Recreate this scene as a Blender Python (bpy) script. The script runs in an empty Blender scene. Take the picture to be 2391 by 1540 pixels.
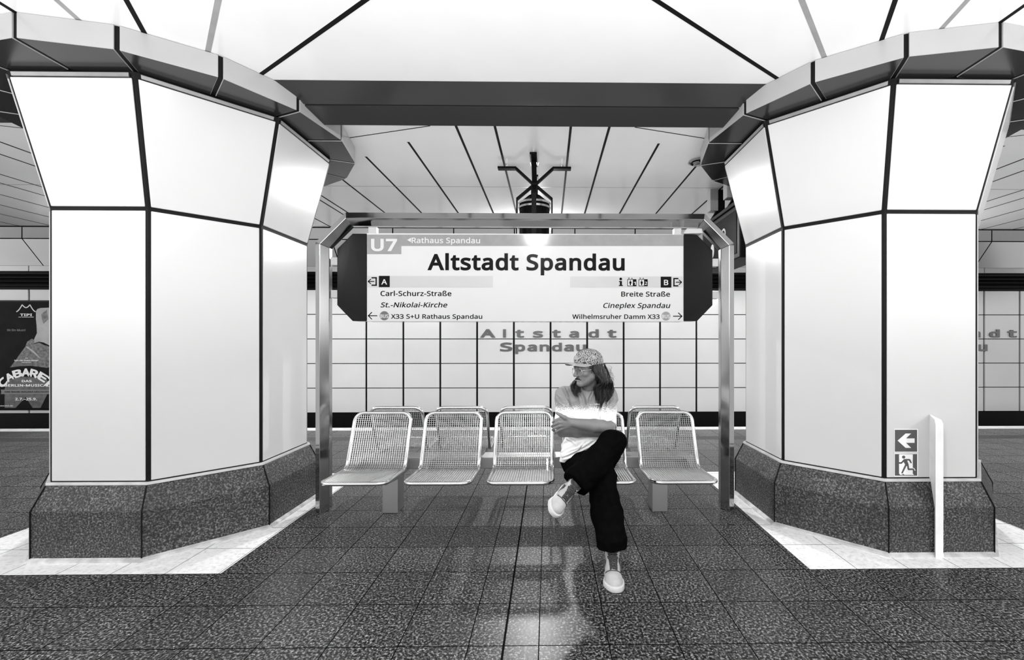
import bpy, bmesh, math, random, json
import numpy as np
from mathutils import Vector, Matrix, noise as mnoise

random.seed(7)
SC = bpy.context.scene
COL = SC.collection

# ------------------------------------------------------------------ camera
FOC, PSI, HCAM = 1020.0, math.radians(0.8), 1.30
PW, PH = 2391.0, 1540.0
PCX, PCY = 1280 + FOC * math.tan(PSI), 795.0
CS, SN = math.cos(PSI), math.sin(PSI)
cam = bpy.data.cameras.new('camera')
cam.sensor_fit = 'HORIZONTAL'
cam.sensor_width = 36.0
cam.lens = 36.0 * FOC / PW
cam.shift_x = -(PCX - PW / 2) / PW
cam.shift_y = (PCY - PH / 2) / PW
cam.clip_start = 0.05
cam_ob = bpy.data.objects.new('camera', cam)
cam_ob.location = (0, 0, HCAM)
cam_ob.rotation_euler = (math.radians(90), 0, -PSI)
COL.objects.link(cam_ob)
SC.camera = cam_ob

# ------------------------------------------------------------------ view, world, light
SC.view_settings.view_transform = 'Standard'
SC.view_settings.look = 'None'
SC.view_settings.gamma = 1.0
SC.view_settings.use_curve_mapping = False
SC.view_settings.exposure = 0.64
WORLD_BASE, WORLD_LOW, WORLD_MID = 0.20, 3.0, 2.3
wd = bpy.data.worlds.new('ambient_and_fill')
SC.world = wd
wd.use_nodes = True
wn_ = wd.node_tree
bg = wn_.nodes['Background']
# added fill glow on the open near side, lights ceiling and column fronts
tcw = wn_.nodes.new('ShaderNodeTexCoord')
spw = wn_.nodes.new('ShaderNodeSeparateXYZ')
wn_.links.new(tcw.outputs['Generated'], spw.inputs[0])


def mrange(src, a0, a1, b0, b1):
    q = wn_.nodes.new('ShaderNodeMapRange')
    q.interpolation_type = 'SMOOTHSTEP'
    for nm, v in (('From Min', a0), ('From Max', a1), ('To Min', b0), ('To Max', b1)):
        q.inputs[nm].default_value = v
    wn_.links.new(src, q.inputs['Value'])
    return q.outputs['Result']


def wmul(p, q, op='MULTIPLY'):
    n = wn_.nodes.new('ShaderNodeMath')
    n.operation = op
    for i, s in enumerate((p, q)):
        if isinstance(s, (int, float)):
            n.inputs[i].default_value = s
        else:
            wn_.links.new(s, n.inputs[i])
    return n.outputs[0]


low = mrange(spw.outputs['Z'], -0.48, -0.20, 1.0, 0.0)
near = mrange(spw.outputs['Y'], -0.05, -0.5, 0.0, 1.0)
mid = wmul(mrange(spw.outputs['Z'], -0.02, 0.05, 0.0, 1.0), mrange(spw.outputs['Z'], 0.16, 0.32, 1.0, 0.0))
glow = wmul(wmul(low, WORLD_LOW), wmul(mid, WORLD_MID), 'ADD')
wn_.links.new(wmul(wmul(glow, near), WORLD_BASE, 'ADD'), bg.inputs[1])
bg.inputs[0].default_value = (1, 1, 1, 1)

X0, Y0 = -0.17, 3.39          # axis of the bay, axis of the column row
BAY = 5.10
ZC = 2.975                    # ceiling
LAMP_REAR_Y, LAMP_FRONT_Y = 6.36, 0.35
LAMPS = [(X0 + BAY * k, y) for y in (LAMP_FRONT_Y, LAMP_REAR_Y) for k in (-1, 0, 1)]
P_FRONT, P_REAR = 95.0, 240.0
for (lx, ly) in LAMPS:
    parts = [('POINT', P_FRONT)] if ly < 3 else [('POINT', P_REAR * 0.35), ('SPOT', P_REAR * 0.65)]
    for typ, pw in parts:
        ld = bpy.data.lights.new('lamp_light', typ)
        ld.energy = pw
        ld.shadow_soft_size = 0.06
        if typ == 'SPOT':               # added spot sends most of the light down, off the ceiling
            ld.spot_size = math.radians(176)
            ld.spot_blend = 0.1
        lo = bpy.data.objects.new('lamp_light', ld)
        lo.location = (lx, ly, 2.80)
        COL.objects.link(lo)


# ------------------------------------------------------------------ measuring helpers (photo pixel -> place)
def U(x, y, Y):
    t = (x - PCX) / FOC
    X = Y * (t * CS + SN) / (CS - t * SN)
    yc = X * SN + Y * CS
    return Vector((X, Y, HCAM + (PCY - y) * yc / FOC))


# ------------------------------------------------------------------ materials
def mat(name, v, rough=0.5, metal=0.0, spec=0.5, var=0.0, vscale=8.0, bump=0.0, bscale=60.0, emit=0.0, coat=0.0):
    m = bpy.data.materials.new(name)
    m.use_nodes = True
    nt = m.node_tree
    b = nt.nodes['Principled BSDF']
    b.inputs['Base Color'].default_value = (v, v, v, 1)
    b.inputs['Roughness'].default_value = rough
    b.inputs['Metallic'].default_value = metal
    b.inputs['Specular IOR Level'].default_value = spec
    b.inputs['Coat Weight'].default_value = coat
    tc = nt.nodes.new('ShaderNodeTexCoord')
    if var > 0:
        n = nt.nodes.new('ShaderNodeTexNoise')
        n.inputs['Scale'].default_value = vscale
        n.inputs['Detail'].default_value = 5
        r = nt.nodes.new('ShaderNodeMapRange')
        r.inputs['From Min'].default_value = 0.3
        r.inputs['From Max'].default_value = 0.7
        r.inputs['To Min'].default_value = max(0, v * (1 - var))
        r.inputs['To Max'].default_value = min(1, v * (1 + var))
        nt.links.new(tc.outputs['Object'], n.inputs['Vector'])
        nt.links.new(n.outputs['Fac'], r.inputs['Value'])
        nt.links.new(r.outputs['Result'], b.inputs['Base Color'])
    if bump > 0:
        n2 = nt.nodes.new('ShaderNodeTexNoise')
        n2.inputs['Scale'].default_value = bscale
        n2.inputs['Detail'].default_value = 4
        bp = nt.nodes.new('ShaderNodeBump')
        bp.inputs['Strength'].default_value = bump
        bp.inputs['Distance'].default_value = 0.004
        nt.links.new(tc.outputs['Object'], n2.inputs['Vector'])
        nt.links.new(n2.outputs['Fac'], bp.inputs['Height'])
        nt.links.new(bp.outputs['Normal'], b.inputs['Normal'])
    if emit > 0:
        b.inputs['Emission Color'].default_value = (1, 1, 1, 1)
        b.inputs['Emission Strength'].default_value = emit
    return m


def N(nt, typ, **kw):
    n = nt.nodes.new(typ)
    for k, v in kw.items():
        if k in n.inputs.keys():
            n.inputs[k].default_value = v
        else:
            setattr(n, k, v)
    return n


def M2(nt, op, a, b=None, clamp=False):
    n = nt.nodes.new('ShaderNodeMath')
    n.operation = op
    n.use_clamp = clamp
    for i, q in enumerate((a, b)):
        if q is None:
            continue
        if isinstance(q, (int, float)):
            n.inputs[i].default_value = q
        else:
            nt.links.new(q, n.inputs[i])
    return n.outputs[0]


def ramp(nt, fac, stops, interp='LINEAR'):
    r = nt.nodes.new('ShaderNodeValToRGB')
    r.color_ramp.interpolation = interp
    els = r.color_ramp.elements
    while len(els) < len(stops):
        els.new(0.5)
    for e, (p, v) in zip(els, stops):
        e.position = p
        e.color = (v, v, v, 1)
    nt.links.new(fac, r.inputs[0])
    return r.outputs[0]


TILE_X, TILE_Y = X0 - 0.02 + 0.15, 2.465


def terrazzo(name, stops, scale, rough, joint=0.0048, jcol=0.006, tilevar=0.16, centre=True, fine=1.0):
    """square stone tiles, 30 cm, speckled"""
    m = bpy.data.materials.new(name)
    m.use_nodes = True
    nt = m.node_tree
    b = nt.nodes['Principled BSDF']
    tc = N(nt, 'ShaderNodeTexCoord')
    sep = N(nt, 'ShaderNodeSeparateXYZ')
    nt.links.new(tc.outputs['Object'], sep.inputs[0])
    n1 = N(nt, 'ShaderNodeTexNoise', Scale=scale, Detail=3.0, Roughness=0.65)
    n2 = N(nt, 'ShaderNodeTexVoronoi', Scale=scale * 1.5)
    nt.links.new(tc.outputs['Object'], n1.inputs['Vector'])
    nt.links.new(tc.outputs['Object'], n2.inputs['Vector'])
    c1 = ramp(nt, n1.outputs['Fac'], stops)
    sepc = N(nt, 'ShaderNodeSeparateColor')
    nt.links.new(n2.outputs['Color'], sepc.inputs[0])
    pick = M2(nt, 'MULTIPLY', M2(nt, 'GREATER_THAN', sepc.outputs[0], 0.97),
              M2(nt, 'LESS_THAN', n2.outputs['Distance'], 0.33))
    spk = N(nt, 'ShaderNodeMix', data_type='RGBA')
    nt.links.new(M2(nt, 'MULTIPLY', pick, fine), spk.inputs[0])
    nt.links.new(c1, spk.inputs[6])
    spk.inputs[7].default_value = (0.55, 0.55, 0.55, 1)
    # per tile tone
    fx = M2(nt, 'DIVIDE', M2(nt, 'SUBTRACT', sep.outputs[0], TILE_X), 0.30)
    fy = M2(nt, 'DIVIDE', M2(nt, 'SUBTRACT', sep.outputs[1], TILE_Y), 0.30)
    comb = N(nt, 'ShaderNodeCombineXYZ')
    nt.links.new(M2(nt, 'FLOOR', fx), comb.inputs[0])
    nt.links.new(M2(nt, 'FLOOR', fy), comb.inputs[1])
    wn = N(nt, 'ShaderNodeTexWhiteNoise', noise_dimensions='2D')
    nt.links.new(comb.outputs[0], wn.inputs['Vector'])
    tone = M2(nt, 'ADD', M2(nt, 'MULTIPLY', wn.outputs['Value'], tilevar * 2), 1 - tilevar)
    big = N(nt, 'ShaderNodeTexNoise', Scale=1.7, Detail=4.0)
    nt.links.new(tc.outputs['Object'], big.inputs['Vector'])
    tone = M2(nt, 'MULTIPLY', tone, M2(nt, 'ADD', M2(nt, 'MULTIPLY', big.outputs['Fac'], 0.5), 0.75))
    tm = N(nt, 'ShaderNodeVectorMath', operation='SCALE')
    nt.links.new(spk.outputs[2], tm.inputs[0])
    nt.links.new(tone, tm.inputs['Scale'])

    def line(f, w):
        a = M2(nt, 'ABSOLUTE', M2(nt, 'SUBTRACT', M2(nt, 'FRACT', M2(nt, 'ADD', f, 0.5)), 0.5))
        return M2(nt, 'LESS_THAN', a, w / 0.30 / 2)
    j = M2(nt, 'MAXIMUM', line(fx, joint), line(fy, joint))
    if centre:
        cl = M2(nt, 'LESS_THAN', M2(nt, 'ABSOLUTE', M2(nt, 'SUBTRACT', sep.outputs[0], X0 - 0.02)), 0.005)
        j = M2(nt, 'MAXIMUM', j, cl)
    jm = N(nt, 'ShaderNodeMix', data_type='RGBA')
    nt.links.new(j, jm.inputs[0])
    nt.links.new(tm.outputs[0], jm.inputs[6])
    jm.inputs[7].default_value = (jcol, jcol, jcol, 1)
    nt.links.new(jm.outputs[2], b.inputs['Base Color'])
    nt.links.new(M2(nt, 'MULTIPLY', M2(nt, 'SUBTRACT', 1.0, j), 0.15), b.inputs['Specular IOR Level'])
    rr = M2(nt, 'ADD', M2(nt, 'MULTIPLY', n1.outputs['Fac'], 0.16), rough - 0.08)
    nt.links.new(rr, b.inputs['Roughness'])
    bp = N(nt, 'ShaderNodeBump', Strength=0.25, Distance=0.002)
    nt.links.new(M2(nt, 'SUBTRACT', M2(nt, 'MULTIPLY', n1.outputs['Fac'], 0.3), j), bp.inputs['Height'])
    nt.links.new(bp.outputs['Normal'], b.inputs['Normal'])
    return m


def concrete(name):
    m = bpy.data.materials.new(name)
    m.use_nodes = True
    nt = m.node_tree
    b = nt.nodes['Principled BSDF']
    tc = N(nt, 'ShaderNodeTexCoord')
    n1 = N(nt, 'ShaderNodeTexNoise', Scale=95.0, Detail=2.0, Roughness=0.7)
    n2 = N(nt, 'ShaderNodeTexNoise', Scale=4.0, Detail=4.0)
    nt.links.new(tc.outputs['Object'], n1.inputs['Vector'])
    nt.links.new(tc.outputs['Object'], n2.inputs['Vector'])
    c = ramp(nt, n1.outputs['Fac'], [(0.34, 0.001), (0.44, 0.009), (0.51, 0.038), (0.58, 0.085), (0.70, 0.22)])
    s = N(nt, 'ShaderNodeVectorMath', operation='SCALE')
    nt.links.new(c, s.inputs[0])
    nt.links.new(M2(nt, 'ADD', M2(nt, 'MULTIPLY', n2.outputs['Fac'], 1.3), 0.25), s.inputs['Scale'])
    nt.links.new(s.outputs[0], b.inputs['Base Color'])
    b.inputs['Roughness'].default_value = 0.62
    bp = N(nt, 'ShaderNodeBump', Strength=0.5, Distance=0.003)
    nt.links.new(n1.outputs['Fac'], bp.inputs['Height'])
    nt.links.new(bp.outputs['Normal'], b.inputs['Normal'])
    return m


def brushed(name, v, rough, sx=3, sz=160):
    m = bpy.data.materials.new(name)
    m.use_nodes = True
    nt = m.node_tree
    b = nt.nodes['Principled BSDF']
    b.inputs['Metallic'].default_value = 1.0
    b.inputs['Base Color'].default_value = (v, v, v, 1)
    tc = N(nt, 'ShaderNodeTexCoord')
    mp = N(nt, 'ShaderNodeMapping')
    mp.inputs['Scale'].default_value = (sz, sz, sx)
    n = N(nt, 'ShaderNodeTexNoise', Scale=1.0, Detail=3.0)
    nt.links.new(tc.outputs['Object'], mp.inputs[0])
    nt.links.new(mp.outputs[0], n.inputs['Vector'])
    nt.links.new(M2(nt, 'ADD', M2(nt, 'MULTIPLY', n.outputs['Fac'], 0.06), rough - 0.03), b.inputs['Roughness'])
    return m


MT = {
    'panel': mat('white_enamel', 0.57, 0.2, spec=0.25, var=0.015, vscale=2.0),
    'ceiling': mat('ceiling_enamel', 0.90, 0.14, spec=0.5, var=0.03, vscale=1.5),
    'fascia': mat('collar_enamel', 0.36, 0.22, var=0.03, vscale=3.0),
    'beam': mat('beam_painted_shade', 0.034, 0.18, spec=0.35, var=0.05, vscale=2.0),  # shade under the beam is put into its base colour
    'soffit': mat('soffit_painted_shade', 0.022, 0.2, spec=0.4, var=0.05, vscale=2.0),  # shade under the collars, painted as a darker tone than the fascia
    'joint': mat('black_joint', 0.006, 0.6, spec=0.1, var=0.3),
    'seam': mat('dark_seam', 0.006, 0.6, spec=0.1, var=0.2),
    'seam_light': mat('aluminium_seam', 0.45, 0.35, metal=0.8, var=0.1),
    'trim': mat('pale_sealant', 0.50, 0.6, var=0.35, vscale=12.0),
    'ledge': mat('ledge_alloy', 0.55, 0.4, var=0.15, vscale=10.0),
    'top_rail': mat('grey_top_rail', 0.22, 0.4, var=0.15, vscale=10.0),
    'concrete': concrete('exposed_aggregate'),
    'tile': mat('wall_enamel', 0.58, 0.16, spec=0.5, var=0.03, vscale=1.2),
    'black': mat('black_paint', 0.004, 0.45, spec=0.08, var=0.2),
    'black_gloss': mat('black_gloss', 0.003, 0.22, spec=0.07, var=0.2),
    'steel': brushed('brushed_steel', 0.50, 0.14),
    'steel_light': brushed('satin_steel', 0.42, 0.36),
    'chrome': mat('polished_steel_tube', 0.78, 0.17, metal=1.0, var=0.04),
    'wire': mat('steel_wire', 0.64, 0.28, metal=1.0, var=0.05),
    'white': mat('white_print', 0.47, 0.12, spec=0.25, var=0.01),
    'print_white': mat('fresh_white_print', 0.85, 0.3, spec=0.2, var=0.01),
    'ink': mat('black_print', 0.003, 0.25, spec=0.05, var=0.1),
    'grey_print': mat('grey_print', 0.20, 0.12, spec=0.25, var=0.08, vscale=14.0),
    'pale_print': mat('pale_grey_print', 0.37, 0.3, var=0.02),
    'mid_print': mat('mid_grey_print', 0.08, 0.3, var=0.06),
    'letters': mat('grey_letters', 0.085, 0.35, var=0.06),
    'lamp': mat('lamp_diffuser', 0.9, 0.4, emit=14.0),
    'alloy': mat('light_alloy', 0.36, 0.35, var=0.06),
    'wood': mat('white_painted_wood', 0.82, 0.5, var=0.06, vscale=9.0, bump=0.1),
    'floor': terrazzo('dark_terrazzo', [(0.36, 0.001), (0.45, 0.009), (0.50, 0.036), (0.56, 0.105), (0.68, 0.36)], 88.0, 0.34),
    'floor_white': terrazzo('white_terrazzo', [(0.25, 0.60), (0.5, 0.85), (0.8, 0.93)], 40.0, 0.32, tilevar=0.05, centre=False, fine=0.0, joint=0.0035),
    'floor_edge': mat('platform_edge_stone', 0.62, 0.5, var=0.15, vscale=10.0),
    'tactile': mat('tactile_strip', 0.035, 0.5, var=0.5, vscale=30.0),
    'dark': mat('track_ballast', 0.012, 0.9, var=0.5, vscale=12.0, bump=0.4),
    'skin': mat('skin', 0.185, 0.5, spec=0.35, var=0.10, vscale=18.0, bump=0.05, bscale=220.0),
    'rib': mat('grey_rib_knit', 0.15, 0.9, spec=0.1, var=0.2, vscale=90.0),
    'eye': mat('eye', 0.55, 0.15),
    'trousers': mat('black_cotton', 0.002, 0.9, spec=0.02, var=0.3, vscale=30.0),
    'shoe': mat('shoe_leather', 0.40, 0.55, var=0.12, vscale=25.0),
    'sole': mat('rubber_sole', 0.55, 0.55, var=0.06, vscale=25.0),
    'lace': mat('dark_lace', 0.035, 0.8, var=0.3, vscale=40.0),
    'shoe_dark': mat('dark_suede', 0.055, 0.8, var=0.2, vscale=40.0),
    'brim': mat('grey_brim_cloth', 0.32, 0.8, var=0.06, vscale=60.0),
    'glasses': mat('thin_metal_rim', 0.6, 0.25, metal=1.0),
    'sock': mat('dark_sock', 0.05, 0.9, var=0.2, vscale=60.0),
    'poster': mat('poster_dark', 0.006, 0.45, spec=0.05, var=0.6, vscale=3.0),
    'poster_mid': mat('poster_mid', 0.075, 0.35, var=0.55, vscale=9.0),
    'poster_skin': mat('poster_skin_tone', 0.36, 0.35, var=0.22, vscale=3.0),
    'poster_lace': mat('poster_lace_tone', 0.10, 0.35, var=0.9, vscale=16.0),
}


def hair_mat():
    m = bpy.data.materials.new('dark_wavy_hair')
    m.use_nodes = True
    nt = m.node_tree
    b = nt.nodes['Principled BSDF']
    tc = N(nt, 'ShaderNodeTexCoord')
    mp = N(nt, 'ShaderNodeMapping')
    mp.inputs['Scale'].default_value = (60, 60, 6)
    n = N(nt, 'ShaderNodeTexNoise', Scale=1.0, Detail=3.0)
    nt.links.new(tc.outputs['Object'], mp.inputs[0])
    nt.links.new(mp.outputs[0], n.inputs['Vector'])
    c = ramp(nt, n.outputs['Fac'], [(0.40, 0.0015), (0.60, 0.006), (0.80, 0.045)])
    nt.links.new(c, b.inputs['Base Color'])
    b.inputs['Roughness'].default_value = 0.42
    return m


def cap_mat():
    m = bpy.data.materials.new('squiggle_print_cloth')
    m.use_nodes = True
    nt = m.node_tree
    b = nt.nodes['Principled BSDF']
    tc = N(nt, 'ShaderNodeTexCoord')
    n = N(nt, 'ShaderNodeTexNoise', Scale=72.0, Detail=1.0)
    n.inputs['Distortion'].default_value = 1.2
    nt.links.new(tc.outputs['Object'], n.inputs['Vector'])
    a = M2(nt, 'ABSOLUTE', M2(nt, 'SUBTRACT', M2(nt, 'FRACT', M2(nt, 'MULTIPLY', n.outputs['Fac'], 5.0)), 0.5))
    c = ramp(nt, a, [(0.26, 0.008), (0.33, 0.50)])
    nt.links.new(c, b.inputs['Base Color'])
    b.inputs['Roughness'].default_value = 0.8
    return m


def shirt_mat():
    """grey cotton, sprayed white from the chest down"""
    m = bpy.data.materials.new('dip_sprayed_cotton')
    m.use_nodes = True
    nt = m.node_tree
    b = nt.nodes['Principled BSDF']
    tc = N(nt, 'ShaderNodeTexCoord')
    sep = N(nt, 'ShaderNodeSeparateXYZ')
    nt.links.new(tc.outputs['Object'], sep.inputs[0])
    n = N(nt, 'ShaderNodeTexNoise', Scale=240.0, Detail=1.0)
    n2 = N(nt, 'ShaderNodeTexNoise', Scale=9.0, Detail=2.0)
    nt.links.new(tc.outputs['Object'], n.inputs['Vector'])
    nt.links.new(tc.outputs['Object'], n2.inputs['Vector'])
    h = M2(nt, 'ADD', sep.outputs[2], M2(nt, 'MULTIPLY', M2(nt, 'SUBTRACT', n.outputs['Fac'], 0.5), 0.16))
    h = M2(nt, 'ADD', h, M2(nt, 'MULTIPLY', M2(nt, 'SUBTRACT', n2.outputs['Fac'], 0.5), 0.05))
    r = N(nt, 'ShaderNodeMapRange')
    r.inputs['From Min'].default_value = 0.838
    r.inputs['From Max'].default_value = 0.846
    nt.links.new(h, r.inputs['Value'])
    mx = N(nt, 'ShaderNodeMix', data_type='RGBA')
    nt.links.new(r.outputs[0], mx.inputs[0])
    mx.inputs[6].default_value = (0.86, 0.86, 0.86, 1)
    mx.inputs[7].default_value = (0.26, 0.26, 0.26, 1)
    nt.links.new(mx.outputs[2], b.inputs['Base Color'])
    b.inputs['Roughness'].default_value = 0.9
    b.inputs['Specular IOR Level'].default_value = 0.15
    return m


MT['hair'] = hair_mat()
MT['cap'] = cap_mat()
MT['shirt'] = shirt_mat()


# ------------------------------------------------------------------ object helpers
def root(name, label, cat, loc=(0, 0, 0), group=None, rotz=0.0):
    o = bpy.data.objects.new(name, None)
    o.empty_display_size = 0.1
    o.location = loc
    o.rotation_euler = (0, 0, rotz)
    COL.objects.link(o)
    o['label'] = label
    o['category'] = cat
    if group:
        o['group'] = group
    return o


def tag(o, label, cat, group=None):
    o['label'] = label
    o['category'] = cat
    if group:
        o['group'] = group
    return o


def wloc(o):
    v = Vector((0, 0, 0))
    while o is not None:
        v += Vector(o.location)
        o = o.parent
    return v


def link(name, me, m, parent=None, smooth=False, label=None, origin=None):
    """me is in world coordinates; it is moved to the parent's frame"""
    o = bpy.data.objects.new(name, me)
    COL.objects.link(o)
    if m is not None:
        for q in (m if isinstance(m, (list, tuple)) else [m]):
            me.materials.append(q)
    if parent is not None:
        me.transform(Matrix.Translation(-wloc(parent)))
        o.parent = parent
    elif origin is not None:
        me.transform(Matrix.Translation(-Vector(origin)))
        o.location = origin
    if smooth:
        me.polygons.foreach_set('use_smooth', [True] * len(me.polygons))
    if label:
        o['label'] = label
    return o


class MB:
    """collects shapes into one mesh"""
    def __init__(self):
        self.v, self.f, self.mi = [], [], []
        self.cur = 0

    def add(self, verts, faces):
        n = len(self.v)
        self.v += [tuple(p) for p in verts]
        for f in faces:
            self.f.append(tuple(i + n for i in f))
            self.mi.append(self.cur)

    def box(self, lo, hi):
        x0, y0, z0 = lo
        x1, y1, z1 = hi
        self.add([(x0, y0, z0), (x1, y0, z0), (x1, y1, z0), (x0, y1, z0), (x0, y0, z1), (x1, y0, z1), (x1, y1, z1), (x0, y1, z1)],
                 [(0, 3, 2, 1), (4, 5, 6, 7), (0, 1, 5, 4), (1, 2, 6, 5), (2, 3, 7, 6), (3, 0, 4, 7)])

    def hexa(self, p):
        self.add(p, [(0, 3, 2, 1), (4, 5, 6, 7), (0, 1, 5, 4), (1, 2, 6, 5), (2, 3, 7, 6), (3, 0, 4, 7)])

    def bar(self, a, b, w, h, up=(0, 0, 1)):
        a, b = Vector(a), Vector(b)
        d = (b - a).normalized()
        s = d.cross(Vector(up))
        if s.length < 1e-4:
            s = d.cross(Vector((0, 1, 0)))
        s.normalize()
        u = s.cross(d)
        s, u = s * w / 2, u * h / 2
        self.hexa([a - s - u, a + s - u, a + s + u, a - s + u, b - s - u, b + s - u, b + s + u, b - s + u])

    def prism(self, pts, off):
        """planar polygon extruded by the vector off"""
        n = len(pts)
        off = Vector(off)
        vs = [Vector(p) for p in pts] + [Vector(p) + off for p in pts]
        fs = [tuple(range(n - 1, -1, -1)), tuple(range(n, 2 * n))]
        fs += [(i, (i + 1) % n, (i + 1) % n + n, i + n) for i in range(n)]
        self.add(vs, fs)

    def tube(self, path, r, seg=10, closed=False, cap=True):
        P = [Vector(p) for p in path]
        n = len(P)
        rr = r if isinstance(r, (list, tuple)) else [r] * n
        T = []
        for i in range(n):
            if closed:
                t = P[(i + 1) % n] - P[i - 1]
            else:
                t = P[min(i + 1, n - 1)] - P[max(i - 1, 0)]
            T.append(t.normalized())
        ref = Vector((0, 0, 1)) if abs(T[0].z) < 0.9 else Vector((1, 0, 0))
        nrm = (ref - T[0] * ref.dot(T[0])).normalized()
        base = len(self.v)
        for i in range(n):
            nrm = (nrm - T[i] * nrm.dot(T[i])).normalized()
            bi = T[i].cross(nrm)
            for k in range(seg):
                a = 2 * math.pi * k / seg
                self.v.append(tuple(P[i] + (nrm * math.cos(a) + bi * math.sin(a)) * rr[i]))
        m = n if closed else n - 1
        for i in range(m):
            j = (i + 1) % n
            # find the best offset when closing
            for k in range(seg):
                k2 = (k + 1) % seg
                self.f.append((base + i * seg + k, base + i * seg + k2, base + j * seg + k2, base + j * seg + k))
                self.mi.append(self.cur)
        if not closed and cap:
            self.f.append(tuple(base + k for k in range(seg - 1, -1, -1)))
            self.mi.append(self.cur)
            self.f.append(tuple(base + (n - 1) * seg + k for k in range(seg)))
            self.mi.append(self.cur)

    def lathe(self, c, prof, seg=32):
        """profile of (radius, z) about the vertical axis through c"""
        base = len(self.v)
        n = len(prof)
        for (r, z) in prof:
            for k in range(seg):
                a = 2 * math.pi * k / seg
                self.v.append((c[0] + r * math.cos(a), c[1] + r * math.sin(a), z))
        for i in range(n - 1):
            for k in range(seg):
                k2 = (k + 1) % seg
                self.f.append((base + i * seg + k, base + i * seg + k2, base + (i + 1) * seg + k2, base + (i + 1) * seg + k))
                self.mi.append(self.cur)

    def mesh(self, name):
        me = bpy.data.meshes.new(name)
        me.from_pydata(self.v, [], self.f)
        if any(self.mi):
            me.polygons.foreach_set('material_index', self.mi)
        me.update()
        return me

    def build(self, name, m, parent=None, smooth=False, bevel=0.0, label=None, origin=None, seg=2, fix=False):
        me = self.mesh(name)
        if bevel or fix:
            bm = bmesh.new()
            bm.from_mesh(me)
            bmesh.ops.recalc_face_normals(bm, faces=bm.faces)
            if bevel:
                ed = [e for e in bm.edges if len(e.link_faces) == 2 and e.calc_face_angle(0) > 0.3]
                bmesh.ops.bevel(bm, geom=ed, offset=bevel, segments=seg, affect='EDGES', profile=0.5)
            bm.to_mesh(me)
            bm.free()
        return link(name, me, m, parent, smooth, label, origin)


def struct(o):
    o['kind'] = 'structure'
    return o


def copy_tree(o, parent=None):
    c = o.copy()
    COL.objects.link(c)
    c.parent = parent
    for ch in list(o.children):
        copy_tree(ch, c)
    return c

# ================================================================== THE SETTING
XW = 15.0
# floor
mb = MB()
HX, HY = 0.89, 0.925
xs = [-XW]
for k in (-2, -1, 0, 1):
    cxk = X0 + BAY * (k + 0.5)
    xs += [cxk - HX, cxk + HX]
xs.append(XW)
ys = [0.2, Y0 - HY, Y0 + HY, 5.72, 5.93, 6.37, 6.57]
for i in range(len(xs) - 1):
    for j in range(len(ys) - 1):
        mb.cur = 0
        if j == 1 and i % 2 == 1:
            mb.cur = 1
        if j == 3:
            mb.cur = 2
        if j == 5:
            mb.cur = 3
        mb.add([(xs[i], ys[j], 0), (xs[i + 1], ys[j], 0), (xs[i + 1], ys[j + 1], 0), (xs[i], ys[j + 1], 0)], [(0, 1, 2, 3)])
mb.cur = 3
mb.add([(-XW, 6.57, 0), (XW, 6.57, 0), (XW, 6.57, -0.12), (-XW, 6.57, -0.12)], [(0, 1, 2, 3)])
mb.cur = 4
mb.add([(-XW, 6.50, -0.12), (XW, 6.50, -0.12), (XW, 6.50, -1.1), (-XW, 6.50, -1.1)], [(0, 1, 2, 3)])
fl = struct(mb.build('floor', [MT['floor'], MT['floor_white'], MT['tactile'], MT['floor_edge'], MT['dark']]))

# track bed
mb = MB()
mb.box((-XW, 6.5, -1.3), (XW, 10.0, -1.1))
for ry in (7.5, 8.95):
    mb.box((-XW, ry - 0.035, -1.1), (XW, ry + 0.035, -0.95))
struct(mb.build('floor_track', MT['dark']))

# wall across the tracks
ZJ = [1.34 + 0.559 * k for k in (-3, -2, -1, 0, 1, 2)]
xj0 = U(1285.5, 800, 10.0).x
PWID = (U(1456.2, 800, 10).x - U(1113.9, 800, 10).x) / 4
mb = MB()
mb.cur = 0
mb.box((-XW, 10.03, -1.3), (XW, 10.3, 4.2))
mb.cur = 1
for i in range(-19, 20):
    xa, xb = xj0 + i * PWID + 0.022, xj0 + (i + 1) * PWID - 0.022
    if xa < -XW or xb > XW:
        continue
    for j in range(len(ZJ) - 1):
        mb.box((xa, 10.0, ZJ[j] + 0.009), (xb, 10.04, ZJ[j + 1] - 0.009))
for i in range(-9, 10):
    xa = xj0 + i * PWID * 2
    mb.box((xa + 0.012, 9.995, 2.868), (xa + PWID * 2 - 0.012, 10.04, 2.985))
struct(mb.build('wall_back', [MT['black'], MT['tile']], bevel=0.0, fix=True))

# cable run under the coving
cd = root('cable_run', 'bundle of dark horizontal cables along the top of the far tiled wall', 'cable', (0, 9.98, 2.65))
for k, (zz, rr) in enumerate(((2.80, 0.026), (2.72, 0.034), (2.635, 0.03), (2.55, 0.034))):
    mb = MB()
    mb.tube([(-XW, 9.985, zz), (0, 9.985, zz), (XW, 9.985, zz)], rr, 10)
    mb.build('cable', MT['black_gloss'], cd, smooth=True)

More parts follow.
